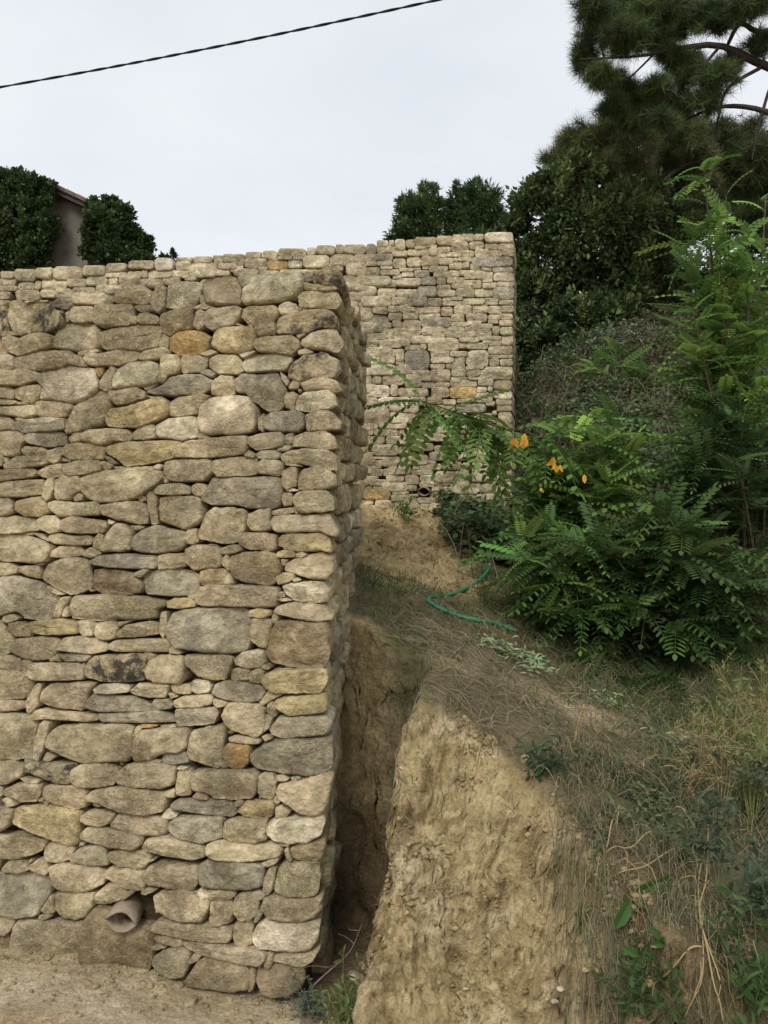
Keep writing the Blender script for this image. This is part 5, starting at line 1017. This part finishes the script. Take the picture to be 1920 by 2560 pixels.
# dead brush on the slope above the trench
n = 3000; s = np.c_[U_(-.1, 1.9, n), U_(3.62, 5.15, n)]
ok = (s[:, 1] > lipY(s[:, 0]) - .02) & ((s[:, 1] > 4.4) | (s[:, 0] > .12)) & (vnoise(np.c_[s * 3.2, s[:, :1] * 0]) + (s[:, 1] < 4.25) * .2 > -.35) & (s[:, 1] < 5.1 - .0 * s[:, 0])
s = s[ok]; n = len(s); P = strands(n, s, RNG.normal(-.6, 1.0, n) + pi * (RNG.random(n) < .5), U_(.03, .22, n) * (1 + (RNG.random(n) < .08)), U_(0, .05, n), RNG.normal(0, 1.6, n))
V, Q = tubes(P, (U_(.0009, .0022, n)[:, None] * np.linspace(1.1, .5, 6)[None]), 3); acc = Acc()
acc.add(V, Q, palette(n, [(.22, .175, .11), (.28, .245, .17), (.17, .175, .09), (.36, .28, .155), (.14, .105, .068)], 18, [.26, .24, .24, .1, .16])); stuff(acc, 'dead_brush', M_STRAW, 'flattened dead brown stalks littering the slope above the trench', 'brush')
# short grass along the top of the slope and by the hose
n = 56000; s = np.c_[U_(-.15, 3.8, n), U_(3.5, 6.0, n)]
g0 = .9 * sstep(.15, .6, (s[:, 0] - .5) - .62 * (4.75 - s[:, 1]))
g1 = g0 + .8 * np.exp(-((s[:, 1] - 5.15 + .1 * s[:, 0]) / .18) ** 2) * (s[:, 0] < .9) + .14
g1 = g1 * (1 - .93 * (s[:, 0] < .6) * (s[:, 1] > 5.3))
ok = RNG.random(n) < g1 * (.6 + .6 * vnoise(np.c_[s * 4, s[:, :1] * 0])); s = s[ok]; n = len(s)
t = np.linspace(0, 1, 4)[None, :, None]; b0 = np.c_[s, gz(s[:, 0], s[:, 1])]; ln = np.c_[RNG.normal(0, .05, (n, 2)), U_(.03, .12, n)]
P = b0[:, None, :] + ln[:, None, :] * t * (1, 1, 1) - np.array([0, 0, .03]) * t ** 2; sd = unit(RNG.normal(size=(n, 3)) * (1, 1, .1))
V, Q = ribbons(P, np.linspace(.0028, .0006, 4)[None], sd); acc = Acc(); acc.add(V, Q, palette(n, [(.10, .16, .05), (.13, .175, .065), (.21, .20, .10), (.07, .115, .04)], 8)); stuff(acc, 'grass', M_STRAW, 'short green grass on the slope around the hose', 'grass')
# matted grass hanging over the right of the bank
k = 8; n1_, n2_ = 7500, 620
s = np.c_[U_(.62, 2.3, n1_), U_(2.35, 3.75, n1_)]
s = s[s[:, 0] > .70 + .35 * np.maximum(0, 3.0 - s[:, 1]) * 0 + .08 * vnoise(np.c_[s[:, 1] * 7, s[:, 1] * 0, s[:, 1] * 0])]; s = s[vnoise(np.c_[s * 4.5, s[:, :1] * 0 + 2]) > -.45]; n1_ = len(s)
P1 = strands(n1_, s, U_(0, 2 * pi, n1_), U_(.02, .15, n1_), U_(.0, .10, n1_), RNG.normal(0, 2.2, n1_), k)
s = np.c_[np.r_[U_(.62, 2.3, n2_ - 260), RNG.normal(.78, .04, 260)], np.zeros(n2_)]; s[:, 1] = lipY(s[:, 0]) + U_(-.35, .06, n2_)
P2_ = strands(n2_, s, RNG.normal(-1.55, .35, n2_), U_(.08, .40, n2_), U_(.0, .09, n2_), RNG.normal(0, 1.2, n2_), k)
P = np.concatenate([P1, P2_]) + RNG.normal(0, .003, (n1_ + n2_, k, 3)); n = len(P)
V, Q = tubes(P, (U_(.0009, .0021, n)[:, None] * np.linspace(1, .45, k)[None]), 3); acc = Acc()
acc.add(V, Q, palette(n, [(.20, .19, .115), (.15, .16, .085), (.27, .235, .15), (.14, .105, .065), (.36, .27, .14)], 3 * k, [.28, .27, .18, .17, .10])); stuff(acc, 'hanging_grass', M_STRAW, 'matted grey-green dry grass hanging over the right side of the bank', 'grass')
# low leafy weeds in that mat
n = 14000; s = np.c_[U_(.74, 2.4, n), U_(2.55, 3.9, n)]; ok = vnoise(np.c_[s * 5.5, s[:, :1] * 0 + 4]) > .0; s = s[ok]; n = len(s)
p = np.c_[s, gz(s[:, 0], s[:, 1]) + U_(.0, .06, n)]; M = basis(RNG.normal(size=(n, 3)) * (1, 1, .4) + (0, -.4, .1), np.tile([0, -.4, 1.], (n, 1)) + RNG.normal(0, .4, (n, 3)))
V, F = scatter(LEAF6 * (1, .5, 1), LEAF6F, M, p, U_(.012, .032, n)); acc = Acc(); acc.add(V, F, palette(n, [(.09, .14, .05), (.13, .165, .07), (.20, .18, .10), (.075, .115, .055)], 6)); stuff(acc, 'leafy_weeds', M_LEAF, 'low green weeds growing through the matted grass on the bank', 'weeds')
# ivy and brambles over the mound and beside the far wall
n = 120000; s = np.c_[U_(.75, 8.5, n), U_(6.6, 13.5, n)]
ok = (s[:, 0] > 1.02 + .0 * s[:, 1]) & (s[:, 0] < 1.2 + .50 * s[:, 1]) & (RNG.random(n) < 8 / s[:, 1] ** 1.0); s = s[ok]
n2 = 9000; s2 = np.c_[RNG.normal(.78, .30, n2), U_(5.45, 7.15, n2)]; ok = (s2[:, 0] > .42 + .09 * (7.0 - s2[:, 1])) & (s2[:, 0] < 2.4) & ((s2[:, 1] > 6.1) | (s2[:, 0] > 1.05)); s2 = s2[ok]
s = np.r_[s, s2]; n = len(s); nn = vnoise(np.c_[s * 1.3, s[:, :1] * 0]); hgt = np.clip(.18 + .34 * nn + .12 * vnoise(np.c_[s * 4, s[:, :1] * 0]), .02, .7) * np.where(s[:, 1] < 7.2, .8, 1.0)
p = np.c_[s, gz(s[:, 0], s[:, 1]) + hgt * RNG.random(n) ** .6]; M = basis(RNG.normal(size=(n, 3)) * (1, 1, .5), np.tile([0, -.3, 1.], (n, 1)) + RNG.normal(0, .45, (n, 3)))
V, F = scatter(DIA * (1, .85, 1), DIAF, M, p, U_(.03, .075, n)); c1 = np.array([(.11, .15, .07), (.08, .115, .05), (.17, .21, .12), (.15, .12, .075), (.095, .16, .05)])
br = vnoise(np.c_[s * .9 + 9, s[:, :1] * 0]); pick = np.where(br > .12, RNG.choice([3, 3, 1, 0], n), RNG.choice([0, 1, 2, 4, 0, 1], n)); cc = c1[pick] * U_(.7, 1.3, (n, 1))
acc = Acc(); acc.add(V, F, np.repeat(np.hstack([cc, np.ones((n, 1))]), 4, 0)); stuff(acc, 'brambles', M_LEAF, 'grey-green brambles and ivy blanketing the mound right of the far wall', 'brambles')
n = 1300; s = np.c_[U_(.5, 4.5, n), U_(5.6, 11, n)]; ok = (s[:, 0] > .5 + .09 * (7 - s[:, 1]).clip(0, 3)) & ((s[:, 0] > 1.05) | (s[:, 1] < 6.8)); s = s[ok]; n = len(s)
P = strands(n, s, U_(0, 2 * pi, n), U_(.15, .7, n), U_(.1, .4, n), RNG.normal(0, 1.2, n), 7); V, Q = tubes(P, (U_(.0015, .0035, n)[:, None] * np.linspace(1, .5, 7)[None]), 3)
acc = Acc(); acc.add(V, Q, palette(n, [(.20, .14, .10), (.30, .24, .17), (.13, .095, .065)], 21)); stuff(acc, 'bramble_canes', M_STRAW, 'bare arching bramble canes over the mound and shrubs', 'brambles')

# ------------------------------------------------------------------ hose, cut branches, stakes, roots, twigs
def lay_px(pts, lift): return np.array([q + (np.array([0, -.8, .5]) * (lift + .014) if q[1] < lipY(q[0]) else np.array([0, 0, lift])) for q in (onground(x, y) for x, y in pts)])
hp = lay_px([(1232, 1400), (1222, 1428), (1200, 1455), (1170, 1475), (1130, 1492), (1095, 1496), (1076, 1500), (1072, 1509), (1085, 1519), (1110, 1532), (1150, 1547), (1190, 1557), (1240, 1565), (1290, 1583)], .016)
P = curve(hp, 90); V, Q = tubes(P[None], np.full((1, 90), .0105), 10)
tag(part('garden_hose', V, Q, M_HOSE, None, True, (.025, .27, .135, 1)), 'bright green garden hose bending across the earth slope', 'hose')
hp = lay_px([(1310, 1648), (1335, 1655), (1360, 1662)], .02); P = curve(hp, 40); V, Q = tubes(P[None], np.full((1, 40), .011), 8)
tag(part('garden_hose', V, Q, M_HOSE, None, True, (.02, .25, .16, 1)), 'short length of green hose half buried in grass behind the cut branch', 'hose')
def cut_branch(pts, nl, size, lab):
    p = curve(lay_px(pts, .03), 20); root = empty('cut_branch', p[0], lab, 'branch')
    V, Q = tubes(p[None], np.linspace(.006, .002, 20)[None], 5); part('stem', V, Q, M_BARK, root, True, (.22, .2, .12, 1))
    i = RNG.integers(0, 20, nl); d = unit(np.c_[RNG.normal(0, 1, (nl, 2)), U_(-.1, .45, nl)]); acc = Acc()
    up = np.tile([0, -.3, 1.], (nl, 1)) + RNG.normal(0, .6, (nl, 3)); M = basis(d, up); v, f = scatter(LEAF6 * (1, .24, 1.4), LEAF6F, M, p[i] + RNG.normal(0, 1, (nl, 3)) * (.05, .035, .01) + (0, 0, .015), U_(.7, 1.2, nl) * size)
    acc.add(v, f, vartint(nl, 6, (.40, .48, .27), .3, .06)); acc.build('leaves', M_LEAF, root, False)
cut_branch([(1210, 1618), (1260, 1640), (1310, 1665), (1360, 1705)], 190, .046, 'wilted cut branch with curled pale green leaves below the hose')
cut_branch([(1490, 1760), (1520, 1770), (1560, 1790)], 40, .036, 'sprig of curled pale leaves in the grass above the cane stubs')
cut_branch([(1640, 1850), (1690, 1872), (1740, 1880), (1765, 1895)], 22, .045, 'small row of curled whitish leaves on the bank at right')
def stick(px0, px1, r, lab, nm='stake', col=(.36, .25, .11), up=0.0, cat='stake'):
    a = onground(*px0); d = ray(*px1); b_ = CAMP + d * (a[1] + .02) / d[1]
    P = curve([a - (0, 0, .06), a * .5 + b_ * .5 + RNG.normal(0, .006, 3), b_], 8); V, Q = tubes(P[None], np.linspace(r, r * .7, 8)[None], 6)
    Vc = np.vstack([V, P[-1]]); n = len(V); T = np.array([[n - 6 + i, n - 6 + (i + 1) % 6, n] for i in range(6)])
    tag(part(nm, Vc, [T, Q], M_BARK, None, True, (*col, 1)), lab, cat)
stick((1428, 1866), (1461, 1760), .007, 'taller straw-coloured cane stub stuck upright in the bank top')
stick((1495, 1850), (1508, 1775), .005, 'shorter darker cane stub right of the tall one on the bank top', col=(.2, .15, .09))
def twig(pts, r, lab, nm='dry_root', col=(.38, .29, .18), lift=.008, side=()):
    p = curve(lay_px(pts, lift), 24); P, R = [p], [np.linspace(r, r * .35, 24)]
    for k, e in side:
        P.append(curve([p[k], (p[k] + onground(*e)) / 2 + (0, 0, lift), onground(*e) + (0, 0, lift)], 8)); R.append(np.linspace(r * .6, r * .25, 8))
    o = bark_part(nm, P, R, None, col, 5); tag(o, lab, 'root' if 'root' in nm else 'twig')
zz = lambda l: [(840 + x / 2.44, 1880 + y / 2.44) for x, y in l]
twig(zz([(750, 135), (715, 180), (680, 230), (650, 285), (635, 350), (600, 390), (560, 440)]), .005, 'pale bent root hanging down the upper left of the cut bank', side=[(15, zz([(570, 385)])[0])])
twig(zz([(1130, 255), (1100, 320), (1060, 380), (1020, 450), (980, 540), (965, 590)]), .0035, 'thin straight root running down the middle of the cut bank', col=(.34, .26, .16), side=[(8, zz([(1000, 350)])[0])])
twig(zz([(600, 690), (585, 760), (595, 830), (640, 880), (700, 885), (745, 850), (765, 790)]), .003, 'curled brown rootlet looping on the left of the cut bank', col=(.22, .15, .09), side=[(12, zz([(745, 690)])[0])])
twig(zz([(900, 1430), (1000, 1500), (1100, 1560), (1220, 1650)]), .003, 'thin twig lying across the bottom of the cut bank', col=(.33, .25, .15))
twig(zz([(180, 948), (240, 955), (300, 962), (370, 968)]), .005, 'frayed straw-coloured root end poking into the trench', col=(.45, .3, .13), lift=.02, side=[(6, zz([(200, 905)])[0]), (8, zz([(190, 1000)])[0]), (10, zz([(255, 915)])[0])])
twig([(1100, 1690), (1130, 1680), (1160, 1720), (1220, 1745)], .004, 'forked brown twig on the lip above the trench', nm='twig', col=(.28, .2, .12), lift=.02, side=[(10, (1148, 1770))])
twig([(1075, 1382), (1090, 1410), (1112, 1444)], .004, 'pale dry stalk on the earth slope left of the shrubs', nm='twig', col=(.42, .33, .2), lift=.02)
twig([(1565, 880), (1590, 900), (1612, 930), (1618, 950)], .012, 'bleached bare branch lying on the brambles of the mound', nm='branch', col=(.5, .45, .38), lift=.3)
# bare twig lying in the mouth of the trench
pt = [at(785, 2462, 3.5), at(820, 2430, 3.52), at(850, 2405, 3.55), at(880, 2370, 3.58), at(905, 2310, 3.6)]
P = [curve(pt, 16)]; R = [np.linspace(.004, .0015, 16)]
for k, e in ((5, at(755, 2420, 3.48)), (8, at(808, 2418, 3.52)), (9, at(840, 2395, 3.5)), (12, at(845, 2335, 3.62)), (14, at(870, 2320, 3.64))):
    P.append(curve([P[0][k], (P[0][k] + e) / 2 + RNG.normal(0, .008, 3), e], 6)); R.append(np.linspace(.002, .001, 6))
tag(bark_part('twig', P, R, None, (.2, .155, .13), 4), 'grey branching twig lying in the dark mouth of the trench', 'twig')

# yellow straw stems trailing down the right of the bank
for k, pts in enumerate([[(1745, 2110), (1738, 2230), (1742, 2330), (1735, 2440), (1712, 2500)], [(1760, 2160), (1745, 2260), (1755, 2360), (1735, 2460), (1700, 2545)], [(1770, 2100), (1765, 2250), (1748, 2330), (1770, 2450), (1775, 2510)], [(1735, 2370), (1680, 2400), (1630, 2450), (1612, 2510)], [(1720, 2150), (1640, 2185), (1560, 2210), (1470, 2290)], [(1640, 2130), (1580, 2155), (1515, 2185)], [(1560, 1985), (1620, 1995), (1690, 2012)], [(1750, 2350), (1760, 2440), (1790, 2555)], [(1660, 1955), (1720, 1975), (1790, 1980)], [(1390, 2325), (1450, 2290), (1500, 2240)], [(1535, 2080), (1520, 2130), (1515, 2180)], [(1690, 2060), (1735, 2100), (1760, 2170)]]):
    p = curve(lay_px(pts, .03 + .02 * (k % 3)), 18); p = p + np.c_[0 * p[:, :2], .015 * np.sin(np.linspace(0, 9, 18))]
    V, Q = tubes(p[None], np.linspace(.0034, .0017, 18)[None], 5)
    tag(part('straw_stem', V, Q, M_STRAW, None, True, (.43, .33, .16, 1)), 'long yellow straw stem trailing down the overgrown right side of the bank', 'straw', 'straw stems on the bank')

# tall weeds at the right edge
def weed(px, py, h, lab, col, nst=7, spread=.16, leaf=.022, nl=26, fluff=False):
    b = onground(px, py); root = empty('weed', b, lab, 'weed'); P, R, lo, di = [], [], [], []
    for k in range(nst):
        e = b + np.r_[RNG.normal(0, spread, 2), h * U_(.6, 1)]; c = curve([b - (0, 0, .02), (b + e) / 2 + np.r_[RNG.normal(0, spread * .25, 2), h * .1], e], 9); P.append(c); R.append(np.linspace(.0028, .001, 9))
        for j in range(5):
            i = RNG.integers(3, 9); e2 = c[i] + RNG.normal(0, .06, 3) + (0, 0, .05); P.append(curve([c[i], (c[i] + e2) / 2 + (0, 0, .01), e2], 4)); R.append(np.linspace(.0014, .0007, 4))
            m = nl // 5; t = U_(.2, 1, (m, 1)); lo.append(c[i] + (e2 - c[i]) * t); di.append(RNG.normal(size=(m, 3)) + (0, 0, .3))
    bark_part('stems', P, R, root, tuple(np.array(col) * (1.3, 1.1, 1)), 4)
    lo, di = np.concatenate(lo), np.concatenate(di); n = len(lo); M = basis(di, RNG.normal(size=(n, 3))); V, F = scatter(LEAF6 * (1, .32, 1), LEAF6F, M, lo, U_(.6, 1.4, n) * leaf)
    acc = Acc(); acc.add(V, F, vartint(n, 6, col, .3, .1)); acc.build('leaves', M_LEAF, root, False)
weed(1880, 2080, .62, 'tall feathery yellow-green weed at the right edge of the bank', (.20, .235, .09), 14, .15, .03, 45)
weed(1800, 2060, .52, 'tall dry yellowish weed with wiry branching stems on the bank', (.29, .265, .14), 12, .13, .02, 30)
weed(1915, 1900, .45, 'wispy seeding weed high at the right edge', (.28, .27, .11), 10, .14, .022, 30)
weed(1700, 2010, .26, 'straw-yellow tuft of fine stalks behind the bank lip', (.31, .265, .14), 12, .14, .018, 25)
weed(1850, 2080, .36, 'grey-green thistle-like weed halfway down the right bank', (.12, .15, .09), 9, .12, .035, 40)
weed(1760, 2200, .24, 'low spiny grey-green weed amid the straw stems', (.10, .13, .075), 8, .10, .035, 40)
weed(1900, 2330, .26, 'grey-green spiky weed low at the right edge', (.10, .14, .08), 8, .12, .04, 40)
weed(1880, 2520, .16, 'green weed in the bottom right corner', (.07, .12, .04), 8, .10, .045, 40)
weed(1660, 2560, .14, 'small green weed at the foot of the hanging grass', (.07, .11, .04), 7, .08, .035, 35)
weed(775, 2545, .06, 'small bluish-green weed on the track by the wall corner', (.13, .17, .13), 10, .035, .016, 50)
weed(865, 2575, .12, 'tuft of bright green weeds at the mouth of the trench', (.13, .17, .06), 8, .04, .035, 30)
weed(1010, 1300, .10, 'tiny green seedling at the foot of the far wall', (.10, .17, .05), 6, .05, .035, 25)
weed(1545, 890, .30, 'pale silvery bush on the mound crest near the pine trunk', (.30, .33, .26), 14, .16, .06, 40)
weed(1345, 2030 - 90, .05, 'flat dark green weed at the lip of the bank', (.06, .10, .05), 6, .05, .035, 25)
# broad leaves half way down the bank
for (x, y, s, lab) in ((1640, 2215, .09, 'long jagged green leaf in the matted grass of the bank'), (1575, 2250, .10, 'upright broad green leaf beside the jagged one on the bank'), (1470, 2310, .05, 'small pale green leaf at the edge of the bare earth'), (1590, 2400, .08, 'drooping dull green leaf low on the bank'), (1650, 2360, .07, 'bright green lance leaf above the lowest straw stems')):
    b = onground(x, y); root = empty('leafy_plant', b, lab, 'plant'); n = 4
    M = basis(RNG.normal(size=(n, 3)) * (1, .5, .5) + (0, -.3, .4), np.tile([0, -1., .4], (n, 1))); V, F = scatter(LEAF6 * (1, .38, 1), LEAF6F, M, np.tile(b, (n, 1)) + (0, -.02, .02), U_(.7, 1.2, n) * s); acc = Acc(); acc.add(V, F, vartint(n, 6, (.075, .15, .04), .2)); acc.build('leaves', M_LEAF, root, False)

# ------------------------------------------------------------------ overhead cable
c = curve([at(-900, 372, 11), at(0, 218, 10), at(480, 129, 9.5), at(960, 29, 9), at(1500, -92, 8.4), at(2100, -236, 7.8)], 400)
t = np.linspace(0, 1, 400); tw = t * 2 * pi * 22
T = unit(np.gradient(c, axis=0)); A = unit(np.cross(T, (0, 0, 1.))); B = np.cross(T, A); root = empty('overhead_cable', c[200], 'twisted black overhead cable crossing the sky', 'cable')
for ph in (0, pi):
    p = c + .006 * (np.cos(tw + ph)[:, None] * A + np.sin(tw + ph)[:, None] * B); V, Q = tubes(p[None], np.full((1, 400), .0085), 6); part('strand', V, Q, M_PLAIN, root, True, (.02, .02, .022, 1))
